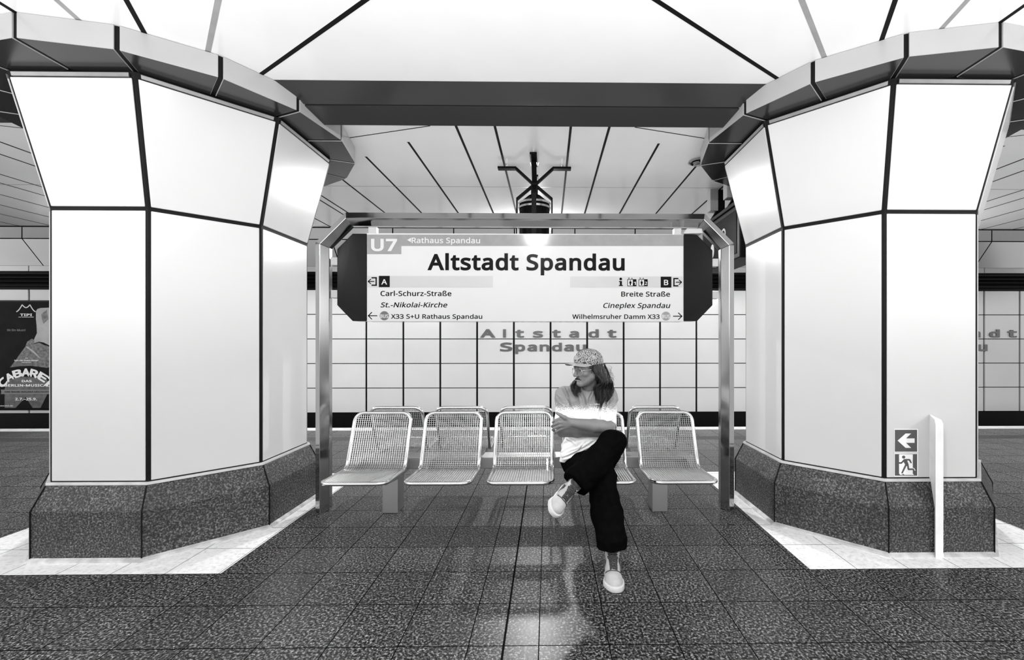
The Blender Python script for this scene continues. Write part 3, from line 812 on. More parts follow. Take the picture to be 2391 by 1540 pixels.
# ------------------------------------------------------------------ lettering (outlines as Bezier control points, 1000 units per em)
GL = json.loads(r'''{"!":[216,[[137,298,131,161,115,161,100,161,85,161,78,298,72,435,65,573,94,573,122,573,151,573,144,435],[58,24,58,43,58,63,63,77,72,85,82,93,94,97,107,97,121,97,132,93,142,85,152,77,157,63,157,43,157,24,152,10,142,2,132,-7,121,-11,107,-11,94,-11,82,-7,72,2,63,10]]],"+":[459,[[257,366,257,311,311,311,364,311,417,311,417,292,417,273,417,254,364,254,311,254,257,254,257,199,257,144,257,89,238,89,219,89,200,89,200,144,200,199,200,254,146,254,93,254,40,254,40,273,40,292,40,311,93,311,146,311,200,311,200,366,200,422,200,477,219,477,238,477,257,477,257,422]]],"-":[258,[[97,184,32,184,32,204,32,225,32,246,97,246,161,246,226,246,226,225,226,204,226,184,161,184]]],".":[215,[[58,24,58,43,58,63,63,77,72,85,82,93,93,97,107,97,121,97,132,93,142,85,152,77,157,63,157,43,157,24,152,10,142,2,132,-7,121,-11,107,-11,93,-11,82,-7,72,2,63,10]]],"1":[459,[[285,191,285,0,262,0,239,0,216,0,216,133,216,267,216,400,216,416,216,429,216,439,216,450,217,460,217,470,218,479,218,489,219,499,210,490,203,483,196,477,189,471,180,464,169,455,149,438,129,422,108,405,96,421,84,437,71,452,123,492,175,532,226,573,246,573,265,573,285,573,285,382]]],"2":[459,[[417,21,417,0,291,0,165,0,38,0,38,20,38,39,38,59,88,109,138,160,188,210,217,239,242,265,261,287,281,310,296,332,306,353,316,375,322,399,322,424,322,456,312,480,294,496,275,512,250,520,221,520,193,520,168,516,147,506,126,496,105,483,83,466,70,482,57,497,45,513,60,526,76,538,94,548,112,558,132,566,153,572,174,578,196,581,221,581,256,581,287,574,313,562,338,550,358,532,372,510,387,487,394,460,394,428,394,398,388,370,375,344,363,318,346,292,324,267,302,241,276,214,247,185,207,146,167,107,128,67,128,66,128,65,128,64,224,64,321,64,417,64,417,43]]],"3":[459,[[395,480,395,439,395,413,391,391,381,372,371,353,358,338,340,326,322,315,301,306,277,302,277,300,277,299,277,298,323,293,357,279,379,255,402,231,413,201,413,163,413,130,405,100,390,74,374,48,350,28,318,14,286,-1,244,-8,193,-8,163,-8,136,-6,110,-1,84,3,60,11,36,23,36,45,36,67,36,89,60,77,86,68,114,61,142,55,168,51,194,51,245,51,282,61,305,81,328,101,339,129,339,164,339,188,333,208,320,223,308,237,289,248,265,255,241,262,213,265,179,265,160,265,142,265,123,265,123,285,123,306,123,326,142,326,161,326,180,326,211,326,238,330,259,339,280,348,296,361,307,377,318,394,323,412,323,434,323,462,314,483,295,498,276,514,251,521,219,521,199,521,180,519,164,515,147,511,132,506,117,498,103,491,89,483,75,473,63,489,51,505,39,521,60,537,85,551,115,563,145,575,180,581,218,581,278,581,323,567,352,540,381,514]]],"5":[459,[[202,351,221,351,260,351,294,345,322,331,351,318,374,299,389,274,405,249,413,219,413,183,413,143,404,109,387,81,370,52,346,30,314,15,282,0,244,-8,199,-8,169,-8,142,-5,116,0,90,5,68,13,51,23,51,45,51,68,51,90,70,78,93,69,121,62,148,55,175,52,200,52,228,52,253,57,274,65,295,74,311,88,323,106,335,125,341,148,341,176,341,213,329,242,306,262,283,282,247,292,197,292,182,292,165,291,146,288,127,285,111,283,99,280,88,287,76,295,64,302,71,392,79,482,86,573,182,573,277,573,373,573,373,551,373,530,373,508,297,508,222,508,146,508,141,453,137,398,132,342,141,344,154,346,169,348,185,350]]],"7":[459,[[135,0,109,0,187,169,266,339,344,508,241,508,138,508,35,508,35,530,35,551,35,573,163,573,291,573,419,573,419,554,419,536,419,518,342,345,264,173,187,0,161,0]]],"9":[459,[[417,371,417,328,417,295,415,263,410,231,406,198,398,168,387,139,375,111,360,85,340,63,320,41,295,23,265,11,234,-2,197,-8,154,-8,143,-8,131,-7,117,-6,103,-5,91,-3,82,0,82,20,82,40,82,60,91,57,103,54,115,53,128,51,141,50,152,50,190,50,221,56,245,68,269,80,289,97,303,118,318,139,328,164,334,192,341,220,345,250,346,281,344,281,342,281,341,281,333,268,323,257,310,247,298,237,283,229,266,223,248,217,228,214,204,214,172,214,143,221,118,235,93,248,74,268,61,294,47,319,40,350,40,387,40,427,48,462,63,491,78,520,99,542,127,557,154,573,186,581,223,581,250,581,276,575,299,565,323,555,343,539,361,518,379,497,392,471,402,439,412,408],[243,521,223,521,190,521,163,510,142,488,120,466,110,433,110,388,110,351,119,322,137,301,155,280,182,269,220,269,245,269,268,275,286,285,305,296,320,309,330,325,340,341,346,357,346,374,346,392,343,409,338,426,333,444,325,460,315,474,305,488,292,500,277,508,261,517]]],"A":[512,[[462,0,437,0,414,59,391,118,368,177,292,177,217,177,141,177,118,118,96,59,73,0,49,0,24,0,0,0,75,192,149,383,224,575,245,575,267,575,289,575,363,383,437,192,512,0,487,0],[304,357,282,415,281,419,278,427,274,438,271,449,267,461,263,473,260,485,257,494,255,500,252,490,250,479,247,468,244,457,241,447,238,438,235,429,232,421,230,415,209,357,187,299,165,241,226,241,286,241,346,241,325,299]]],"B":[521,[[187,573,241,573,313,573,367,562,404,541,440,520,459,483,459,431,459,408,455,388,446,371,438,354,426,339,409,328,393,316,373,308,350,304,350,303,350,301,350,300,374,296,395,289,415,279,435,269,450,254,461,236,472,217,478,193,478,163,478,128,470,99,454,74,438,50,415,31,385,19,356,6,320,0,279,0,212,0,145,0,78,0,78,191,78,382,78,573,132,573],[221,329,256,329,305,329,339,337,357,352,375,368,384,392,384,423,384,454,373,477,351,490,329,504,293,511,245,511,213,511,182,511,150,511,150,450,150,389,150,329,185,329],[187,269,150,269,150,199,150,130,150,61,188,61,227,61,265,61,316,61,352,71,371,91,391,110,401,136,401,168,401,189,397,206,388,221,379,236,364,248,344,256,323,265,295,269,260,269,223,269]]],"C":[507,[[349,517,323,517,293,517,265,512,241,502,216,491,195,476,178,456,161,436,148,412,139,383,130,354,125,322,125,286,125,239,132,198,147,164,162,129,184,102,213,83,242,65,279,55,322,55,348,55,371,57,394,62,416,66,438,71,460,78,460,57,460,36,460,15,438,7,416,1,393,-2,371,-6,343,-8,312,-8,254,-8,205,4,166,28,127,52,98,86,78,131,59,175,49,227,49,287,49,330,55,370,67,406,79,442,97,473,120,499,143,525,172,545,206,559,240,574,280,581,324,581,353,581,382,578,409,572,436,566,461,558,482,547,472,527,463,506,453,486,435,494,416,501,394,508,372,514]]],"D":[585,[[536,353,536,292,536,228,525,174,501,131,477,87,443,55,399,33,354,11,300,0,237,0,184,0,131,0,78,0,78,191,78,382,78,573,137,573,195,573,254,573,312,573,362,562,404,540,446,519,479,488,502,446,525,405],[460,214,460,289,460,340,452,382,435,415,418,447,394,471,361,487,329,503,290,511,244,511,213,511,181,511,150,511,150,361,150,211,150,62,176,62,202,62,228,62,305,62,363,81,402,119,441,157]]],"E":[446,[[398,21,398,0,291,0,184,0,78,0,78,191,78,382,78,573,184,573,291,573,398,573,398,551,398,530,398,509,315,509,233,509,150,509,150,450,150,390,150,330,228,330,306,330,383,330,383,310,383,289,383,268,306,268,228,268,150,268,150,200,150,132,150,63,233,63,315,63,398,63,398,42]]],"G":[584,[[326,281,326,302,392,302,458,302,524,302,524,209,524,115,524,22,493,11,462,4,431,-1,399,-6,363,-8,323,-8,264,-8,214,4,173,28,133,51,102,85,81,130,59,174,49,226,49,286,49,346,61,398,84,442,108,486,142,520,186,544,230,568,283,581,346,581,378,581,408,578,437,572,465,566,492,558,516,547,507,526,498,505,489,484,469,493,446,501,421,508,395,514,369,517,342,517,296,517,257,508,225,489,192,470,167,444,150,409,133,375,124,334,124,286,124,241,132,201,146,166,161,131,184,103,216,84,247,64,289,55,340,55,365,55,387,56,404,59,422,61,438,64,452,68,452,125,452,182,452,238,410,238,368,238,326,238,326,260]]],"H":[594,[[516,191,516,0,492,0,468,0,443,0,443,89,443,178,443,267,346,267,248,267,150,267,150,178,150,89,150,0,126,0,102,0,78,0,78,191,78,382,78,573,102,573,126,573,150,573,150,492,150,411,150,330,248,330,346,330,443,330,443,411,443,492,443,573,468,573,492,573,516,573,516,382]]],"I":[272,[[239,14,239,0,170,0,101,0,32,0,32,14,32,28,32,42,55,47,77,52,99,57,99,210,99,362,99,515,77,520,55,526,32,531,32,545,32,559,32,573,101,573,170,573,239,573,239,559,239,545,239,531,217,526,194,520,172,515,172,362,172,210,172,57,194,52,217,47,239,42,239,28]]],"K":[496,[[418,108,496,0,468,0,440,0,411,0,344,91,276,182,209,273,189,256,169,239,150,222,150,148,150,74,150,0,126,0,102,0,78,0,78,191,78,382,78,573,102,573,126,573,150,573,150,478,150,384,150,290,166,308,182,327,199,345,215,363,232,381,249,399,300,457,352,515,403,573,431,573,460,573,488,573,412,489,336,406,261,323,339,215]]],"L":[420,[[185,0,78,0,78,191,78,382,78,573,102,573,126,573,150,573,150,403,150,234,150,64,233,64,317,64,400,64,400,43,400,21,400,0,293,0]]],"M":[727,[[350,0,330,0,268,167,205,335,142,502,141,502,140,502,139,502,140,491,141,478,142,461,142,445,143,426,144,407,144,387,144,368,144,347,144,231,144,116,144,0,122,0,100,0,78,0,78,191,78,382,78,573,113,573,149,573,184,573,243,416,302,260,361,103,362,103,363,103,364,103,424,260,484,416,544,573,579,573,614,573,650,573,650,382,650,191,650,0,626,0,602,0,578,0,578,117,578,235,578,352,578,371,578,389,579,408,580,426,580,444,581,460,582,476,583,490,584,501,583,501,582,501,581,501,517,334,453,167,390,0,370,0]]],"N":[609,[[532,191,532,0,504,0,476,0,447,0,345,159,243,317,141,476,140,476,139,476,138,476,139,463,140,449,141,432,142,415,142,397,143,378,144,359,144,340,144,320,144,213,144,107,144,0,122,0,100,0,78,0,78,191,78,382,78,573,106,573,133,573,161,573,263,415,365,257,467,99,468,99,469,99,470,99,469,107,469,120,468,137,467,154,466,173,466,193,465,214,464,232,464,249,464,357,464,465,464,573,487,573,509,573,532,573,532,382]]],"P":[485,[[179,573,229,573,304,573,359,558,393,528,427,499,444,458,444,404,444,381,440,358,433,336,425,315,412,295,395,278,377,261,353,248,324,238,295,228,258,223,216,223,194,223,172,223,150,223,150,149,150,74,150,0,126,0,102,0,78,0,78,191,78,382,78,573,128,573],[274,511,223,511,199,511,174,511,150,511,150,435,150,360,150,285,169,285,188,285,208,285,244,285,274,289,298,296,322,304,340,316,352,334,364,351,370,373,370,401,370,438,358,465,334,484,311,502]]],"R":[499,[[183,573,236,573,283,573,323,567,353,555,384,543,407,524,422,500,437,476,444,446,444,410,444,379,439,354,427,334,416,313,402,297,385,285,367,273,349,264,330,257,382,171,434,86,487,0,459,0,431,0,403,0,356,79,310,158,264,237,226,237,188,237,150,237,150,158,150,79,150,0,126,0,102,0,78,0,78,191,78,382,78,573,130,573],[263,510,232,510,204,510,177,510,150,510,150,439,150,368,150,298,179,298,207,298,236,298,282,298,316,307,338,325,359,344,370,371,370,407,370,432,365,452,355,467,345,482,330,493,310,500,289,507]]],"S":[440,[[403,183,403,153,403,119,394,90,378,66,361,42,337,24,307,11,276,-2,240,-8,198,-8,177,-8,156,-7,137,-5,117,-3,99,0,83,4,67,8,53,13,41,19,41,42,41,65,41,88,60,80,84,72,113,65,141,58,171,55,201,55,230,55,253,58,273,66,292,73,306,84,316,98,326,112,330,128,330,147,330,165,326,181,318,194,310,207,297,219,277,230,258,241,230,252,196,265,171,274,150,283,131,294,113,304,97,316,85,330,73,343,63,358,57,375,51,392,48,412,48,435,48,465,56,491,71,513,87,534,108,551,136,563,163,575,195,581,231,581,262,581,291,578,318,572,344,566,368,558,389,549,381,528,374,507,366,487,347,495,325,503,302,508,279,514,254,517,229,517,205,517,185,514,169,507,153,500,141,490,133,478,125,465,121,450,121,434,121,415,125,399,133,386,141,373,154,361,172,351,191,341,215,330,246,318,280,306,308,293,332,279,355,265,372,248,385,228,397,208]]],"T":[446,[[259,170,259,0,235,0,211,0,187,0,187,170,187,339,187,509,127,509,68,509,8,509,8,530,8,551,8,573,151,573,294,573,437,573,437,551,437,530,437,509,378,509,318,509,259,509,259,339]]],"U":[586,[[513,326,513,202,513,163,505,127,489,95,473,63,449,38,416,20,383,1,341,-8,290,-8,219,-8,165,11,128,50,91,89,72,140,72,204,72,327,72,450,72,573,96,573,120,573,144,573,144,449,144,325,144,201,144,155,157,119,182,93,206,67,244,55,294,55,329,55,357,61,379,73,401,86,416,103,427,126,437,148,442,173,442,202,442,326,442,449,442,573,466,573,489,573,513,573,513,449]]],"W":[746,[[710,573,735,573,685,382,634,191,583,0,559,0,534,0,510,0,473,125,436,250,399,375,395,387,392,398,389,410,386,422,383,433,380,443,377,454,375,463,373,471,371,479,370,485,370,488,369,485,368,479,367,471,366,463,364,454,361,443,358,433,355,421,352,409,350,397,346,385,342,373,306,249,270,124,234,0,210,0,186,0,161,0,111,191,60,382,10,573,35,573,60,573,85,573,115,456,144,339,174,223,177,211,180,198,183,186,186,174,188,163,190,151,193,140,195,129,196,118,198,107,200,97,201,87,203,97,205,108,206,119,208,131,211,142,213,154,216,166,219,179,222,191,225,203,229,215,232,227,265,342,299,457,333,573,358,573,383,573,407,573,442,457,477,341,512,225,516,212,520,200,523,187,526,175,529,163,532,151,534,139,537,128,538,117,540,106,542,96,544,87,545,100,547,114,550,129,553,143,556,159,560,175,563,191,567,207,572,224,601,340,631,456,660,573,685,573]]],"X":[470,[[403,100,467,0,439,0,412,0,385,0,334,83,284,166,233,249,182,166,131,83,79,0,54,0,29,0,3,0,67,99,130,199,193,298,134,390,75,481,15,573,42,573,69,573,95,573,142,498,189,423,236,348,283,423,330,498,377,573,402,573,428,573,453,573,394,482,335,391,276,300,339,200]]],"Z":[459,[[427,21,427,0,295,0,163,0,30,0,30,18,30,36,30,55,131,206,231,357,332,508,235,508,137,508,40,508,40,530,40,551,40,573,167,573,293,573,419,573,419,554,419,536,419,518,319,367,218,215,118,64,221,64,324,64,427,64,427,43]]],"a":[450,[[203,437,231,437,283,437,322,426,347,403,372,380,385,343,385,293,385,195,385,98,385,0,368,0,351,0,334,0,329,20,325,41,320,61,319,61,318,61,317,61,304,45,292,32,279,22,266,12,251,4,234,-1,217,-6,196,-8,172,-8,147,-8,124,-3,103,6,82,15,66,29,55,48,43,67,37,91,37,119,37,162,54,195,87,219,121,242,173,254,243,257,267,257,292,258,316,259,316,268,316,276,316,285,316,321,308,345,293,359,277,373,255,380,227,380,204,380,183,377,163,370,142,363,123,356,106,347,99,365,91,383,84,400,103,410,125,419,151,426,176,433],[273,209,252,208,198,206,161,197,141,182,120,167,110,146,110,119,110,95,117,77,132,66,147,55,165,49,188,49,225,49,255,59,279,79,303,99,315,130,315,172,315,184,315,197,315,210,294,209]]],"c":[385,[[265,-8,241,-8,203,-8,169,0,139,15,109,31,86,55,69,87,53,120,44,162,44,213,44,265,53,308,71,342,88,375,112,399,142,415,173,430,207,438,245,438,267,438,288,436,309,431,329,426,346,421,358,415,351,395,344,376,337,356,324,361,309,365,292,370,275,374,259,376,244,376,215,376,191,370,172,358,154,345,140,327,131,303,122,279,117,249,117,213,117,179,122,150,131,126,140,102,153,84,172,71,190,59,213,53,240,53,263,53,284,55,302,60,320,65,336,71,351,78,351,57,351,36,351,15,337,8,321,2,304,-2,286,-6]]],"d":[493,[[243,-8,221,-8,167,-8,124,11,92,48,60,85,44,140,44,214,44,288,60,344,93,381,125,419,168,438,221,438,244,438,263,435,280,429,296,424,311,416,323,407,335,397,346,386,354,374,356,374,358,374,359,374,359,381,358,392,356,405,355,419,354,430,354,438,354,495,354,552,354,609,378,609,401,609,425,609,425,406,425,203,425,0,406,0,387,0,368,0,365,19,361,38,358,58,357,58,356,58,354,58,346,45,335,34,323,24,311,15,296,7,279,1,263,-5],[193,51,232,51,277,51,309,63,328,88,346,113,355,150,355,200,355,205,355,209,355,213,355,267,346,308,329,336,311,365,279,379,231,379,193,379,165,364,146,334,127,304,117,263,117,213,117,161,127,121,146,93,165,65]]],"e":[452,[[196,438,234,438,271,438,303,430,329,414,356,398,376,375,390,346,404,317,411,283,411,244,411,230,411,215,411,201,313,201,215,201,117,201,118,153,131,116,154,90,178,65,211,52,254,52,281,52,306,55,327,60,348,65,370,72,392,82,392,61,392,41,392,20,370,10,349,3,327,-1,306,-6,280,-8,251,-8,210,-8,174,0,143,17,112,33,88,58,70,91,53,124,44,164,44,212,44,259,52,299,68,333,84,366,106,392,134,411,163,429],[257,380,233,380,200,380,173,369,154,348,134,326,122,296,119,257,192,257,265,257,338,257,338,282,334,303,326,322,319,340,308,354,292,364,277,375]]],"h":[496,[[139,490,139,431,139,420,138,410,138,399,137,389,136,379,135,370,136,370,138,370,140,370,149,385,160,398,174,407,188,417,203,424,221,429,238,435,255,437,273,437,308,437,337,432,360,421,384,410,401,393,413,370,425,347,431,317,431,280,431,187,431,93,431,0,407,0,384,0,361,0,361,92,361,183,361,275,361,310,353,336,338,353,322,370,298,379,265,379,233,379,207,372,189,360,171,348,158,331,150,308,143,284,139,256,139,222,139,148,139,74,139,0,115,0,92,0,68,0,68,203,68,406,68,609,92,609,115,609,139,609,139,550]]],"i":[207,[[115,430,139,430,139,287,139,143,139,0,115,0,92,0,68,0,68,143,68,287,68,430,92,430],[92,591,104,591,115,591,124,587,133,580,141,573,145,562,145,546,145,531,141,520,133,512,124,505,115,501,104,501,92,501,83,505,75,512,67,520,63,531,63,546,63,562,67,573,75,580,83,587]]],"k":[428,[[138,397,138,291,138,283,138,271,137,257,136,244,135,231,135,221,136,221,137,221,138,221,141,226,146,232,152,240,159,248,165,256,172,264,179,273,184,279,189,285,235,333,281,381,326,430,354,430,381,430,409,430,351,369,293,307,235,246,297,164,359,82,421,0,393,0,364,0,336,0,286,67,237,134,187,200,171,186,154,172,138,158,138,105,138,53,138,0,115,0,91,0,68,0,68,203,68,406,68,609,91,609,115,609,138,609,138,503]]],"l":[207,[[139,203,139,0,115,0,92,0,68,0,68,203,68,406,68,609,92,609,115,609,139,609,139,406]]],"m":[750,[[512,438,540,438,588,438,625,425,649,401,673,376,685,335,685,280,685,187,685,93,685,0,662,0,638,0,615,0,615,92,615,184,615,277,615,310,608,336,594,353,580,370,558,379,528,379,486,379,456,366,438,342,420,318,411,283,411,237,411,158,411,79,411,0,388,0,365,0,342,0,342,92,342,184,342,277,342,299,338,318,332,333,326,348,316,360,303,367,290,375,274,379,253,379,225,379,202,372,185,360,169,348,157,331,150,308,142,285,139,257,139,223,139,149,139,74,139,0,115,0,92,0,68,0,68,143,68,287,68,430,87,430,106,430,125,430,129,410,132,391,136,371,137,371,138,371,140,371,149,386,160,399,173,409,186,418,200,426,217,431,233,435,249,438,266,438,299,438,327,432,349,420,371,408,388,390,398,366,399,366,400,366,402,366,416,390,436,408,461,420,486,432]]],"n":[496,[[257,438,275,438,326,438,365,425,391,401,418,376,431,335,431,280,431,187,431,93,431,0,407,0,384,0,361,0,361,92,361,183,361,275,361,310,353,336,338,353,322,370,298,379,265,379,217,379,184,365,166,338,148,312,139,273,139,223,139,149,139,74,139,0,115,0,92,0,68,0,68,143,68,287,68,430,87,430,106,430,125,430,129,410,132,391,136,371,137,371,138,371,140,371,149,386,161,399,175,409,189,418,205,426,222,431,239,435]]],"o":[485,[[442,263,442,216,442,180,437,148,428,121,418,93,405,70,388,51,370,31,349,17,324,7,300,-3,272,-8,241,-8,213,-8,187,-3,163,7,139,17,118,31,100,51,83,70,69,93,59,121,49,148,44,180,44,216,44,263,52,304,68,336,84,369,107,394,137,412,167,429,203,438,244,438,283,438,317,429,347,412,377,394,400,369,417,336,433,304],[117,267,117,216,117,182,121,153,130,128,139,103,153,84,172,71,190,57,214,51,243,51,272,51,296,57,314,71,333,84,347,103,356,128,364,153,369,182,369,216,369,250,364,279,355,303,346,327,332,346,314,359,296,372,272,379,242,379,198,379,167,364,147,335,127,306]]],"p":[493,[[250,438,273,438,326,438,368,419,401,383,433,346,449,290,449,216,449,167,442,126,427,93,412,59,392,34,365,17,339,0,308,-8,272,-8,250,-8,230,-5,213,1,196,7,182,14,170,24,158,33,147,43,139,55,137,55,136,55,134,55,135,45,136,34,137,20,138,6,139,-6,139,-16,139,-75,139,-134,139,-192,115,-192,92,-192,68,-192,68,15,68,222,68,430,87,430,107,430,126,430,129,410,132,391,136,371,137,371,138,371,139,371,147,384,158,395,170,405,182,415,196,423,213,429,230,435],[299,379,260,379,231,379,208,373,190,362,172,351,160,335,152,313,144,291,139,263,139,229,139,225,139,220,139,216,139,180,142,150,150,126,157,101,170,83,188,70,206,57,230,51,261,51,288,51,309,58,326,72,343,87,355,106,364,131,372,156,376,184,376,217,376,266,367,305,348,334,329,364]]],"r":[331,[[249,438,269,438,277,438,285,437,295,437,304,436,312,435,319,433,316,411,313,390,310,368,303,370,296,371,287,372,279,373,271,374,264,374,247,374,231,370,217,363,202,356,188,347,176,334,165,321,155,306,149,289,142,271,139,251,139,229,139,153,139,76,139,0,115,0,92,0,68,0,68,143,68,287,68,430,87,430,107,430,126,430,129,404,131,377,134,351,135,351,136,351,137,351,146,367,157,382,170,395,183,408,198,418,214,426,231,434]]],"s":[384,[[348,142,348,119,348,91,341,68,327,49,313,30,294,16,268,6,242,-3,212,-8,176,-8,146,-8,121,-6,99,-1,77,4,58,11,42,19,42,41,42,62,42,83,59,75,80,67,104,60,128,53,153,49,178,49,214,49,240,55,256,66,272,78,280,93,280,112,280,123,277,133,271,141,265,150,255,158,239,167,224,175,202,185,174,196,146,206,122,217,103,228,83,238,68,251,57,266,46,281,41,300,41,324,41,360,56,388,85,408,115,428,154,438,202,438,228,438,253,435,275,430,298,425,319,418,339,409,331,390,323,372,315,353,297,360,278,367,258,372,238,377,218,380,197,380,168,380,146,375,131,366,116,357,108,344,108,328,108,316,112,306,119,298,126,290,137,282,154,274,170,266,191,256,219,246,246,236,269,226,289,215,308,204,323,191,333,176,343,161]]],"t":[289,[[192,50,212,50,222,50,233,51,245,53,256,54,265,56,272,59,272,41,272,23,272,5,264,1,254,-2,240,-4,226,-7,213,-8,200,-8,177,-8,157,-4,138,4,119,11,103,25,91,44,80,63,74,90,74,125,74,209,74,292,74,375,53,375,33,375,13,375,13,387,13,398,13,409,33,418,54,428,75,437,84,468,93,498,103,528,117,528,130,528,144,528,144,496,144,463,144,430,186,430,227,430,269,430,269,412,269,393,269,375,227,375,186,375,144,375,144,292,144,210,144,127,144,101,151,81,163,69,176,56]]],"u":[496,[[404,430,427,430,427,287,427,143,427,0,408,0,389,0,370,0,366,19,363,38,359,57,358,57,357,57,356,57,347,42,335,30,321,20,306,10,291,3,273,-1,256,-6,238,-8,220,-8,186,-8,157,-3,134,8,110,19,93,36,81,59,69,82,63,112,63,148,63,242,63,336,63,430,87,430,111,430,135,430,135,338,135,245,135,153,135,119,142,93,158,76,173,59,198,51,230,51,262,51,287,57,306,69,324,81,337,98,345,121,353,145,357,173,357,206,357,281,357,355,357,430,380,430]]],"x":[424,[[118,146,170,220,121,290,71,360,22,430,48,430,75,430,102,430,139,376,176,322,213,268,249,322,286,376,322,430,349,430,375,430,402,430,352,360,303,290,253,220,306,146,358,73,410,0,383,0,356,0,330,0,291,57,252,114,213,172,173,114,133,57,94,0,67,0,41,0,14,0,66,73]]],"z":[377,[[346,18,346,0,241,0,136,0,31,0,31,16,31,31,31,47,108,156,185,266,262,375,190,375,117,375,45,375,45,393,45,412,45,430,143,430,242,430,340,430,340,412,340,395,340,377,264,269,188,162,112,55,190,55,268,55,346,55,346,36]]],"Ä":[512,[[462,0,437,0,414,59,391,118,368,177,292,177,217,177,141,177,118,118,96,59,73,0,49,0,24,0,0,0,75,192,149,383,224,575,245,575,267,575,289,575,363,383,437,192,512,0,487,0],[304,357,282,415,281,419,278,427,274,438,271,449,267,461,263,473,260,485,257,494,255,500,252,490,250,479,247,468,244,457,241,447,238,438,235,429,232,421,230,415,209,357,187,299,165,241,226,241,286,241,346,241,325,299],[143,675,143,689,143,703,146,713,154,719,161,725,170,728,180,728,191,728,199,725,207,719,214,713,218,703,218,689,218,675,214,665,207,659,199,652,191,649,180,649,170,649,161,652,154,659,146,665],[294,675,294,689,294,703,297,713,304,719,312,725,320,728,330,728,341,728,349,725,357,719,364,713,368,703,368,689,368,675,364,665,357,659,349,652,341,649,330,649,320,649,312,652,304,659,297,665]]],"ß":[506,[[419,522,419,495,419,477,415,461,407,447,400,433,391,421,379,411,368,401,357,391,346,383,334,374,325,366,318,357,310,349,306,340,306,330,306,323,308,317,312,311,315,305,322,298,332,291,342,283,357,272,377,259,396,246,413,233,427,221,441,208,451,194,459,178,466,163,470,144,470,123,470,92,464,67,451,48,439,29,421,15,399,6,376,-3,350,-8,321,-8,296,-8,273,-6,254,-1,235,4,218,11,204,19,204,40,204,61,204,83,214,77,224,72,237,67,249,61,262,57,276,54,290,51,304,49,318,49,348,49,369,55,382,67,395,80,401,96,401,118,401,131,399,142,394,152,390,162,382,172,371,181,360,191,345,202,326,214,303,229,286,242,273,253,260,265,252,276,246,288,241,300,238,312,238,326,238,343,242,357,249,369,256,381,265,391,276,400,287,409,298,417,309,426,320,434,329,444,336,454,344,464,347,476,347,491,347,513,338,530,319,540,300,550,275,555,245,555,227,555,209,552,193,547,177,542,163,534,154,521,144,509,139,491,139,468,139,312,139,156,139,0,115,0,92,0,68,0,68,156,68,312,68,468,68,504,76,533,91,554,107,575,128,590,155,599,182,609,212,613,245,613,280,613,310,609,336,600,362,591,383,578,397,561,411,544]]],"–":[401,[[144,184,32,184,32,204,32,225,32,246,144,246,257,246,369,246,369,225,369,204,369,184,257,184]]]," ":[209,[]]}''')


def loops_of(s, bold):
    """outlines of s as closed polylines, thickened by bold"""
    x, out = 0.0, []
    for ch in s:
        adv, sps = GL[ch]
        for l in sps:
            n = len(l) // 6
            pts = []
            for i in range(n):
                k, k2 = i * 6, ((i + 1) % n) * 6
                p0, c0 = np.array(l[k + 2:k + 4], float), np.array(l[k + 4:k + 6], float)
                c1, p1 = np.array(l[k2:k2 + 2], float), np.array(l[k2 + 2:k2 + 4], float)
                d = p1 - p0
                flat_ = abs(d[0] * (c0 - p0)[1] - d[1] * (c0 - p0)[0]) + abs(d[0] * (c1 - p0)[1] - d[1] * (c1 - p0)[0])
                m = 1 if flat_ < 3 * np.hypot(*d) else 5
                for q in range(m):
                    t = q / m
                    pts.append((1 - t) ** 3 * p0 + 3 * t * (1 - t) ** 2 * c0 + 3 * t * t * (1 - t) * c1 + t ** 3 * p1)
            cl = [pts[0]]
            for q in pts[1:]:
                if np.hypot(*(q - cl[-1])) > 0.8:
                    cl.append(q)
            if np.hypot(*(cl[0] - cl[-1])) < 0.8:
                cl.pop()
            P = np.array(cl)
            # drop points in the middle of straight runs
            keep = []
            for i in range(len(P)):
                e0, e1 = P[i] - P[i - 1], P[(i + 1) % len(P)] - P[i]
                if abs(e0[0] * e1[1] - e0[1] * e1[0]) > 0.004 * np.hypot(*e0) * np.hypot(*e1) or e0 @ e1 < 0:
                    keep.append(i)
            P = P[keep]
            if bold:
                e = np.roll(P, -1, 0) - P
                e /= np.linalg.norm(e, axis=1)[:, None]
                nr = np.stack([-e[:, 1], e[:, 0]], 1)       # left of the direction of travel
                n0, n1 = np.roll(nr, 1, 0), nr
                mid = n0 + n1
                ml = np.maximum((mid * n1).sum(1), 0.5)
                P = P + bold * mid / ml[:, None]
            out.append(P + np.array((x, 0.0)))
        x += adv + bold * 1.2
    return out


from mathutils.geometry import delaunay_2d_cdt


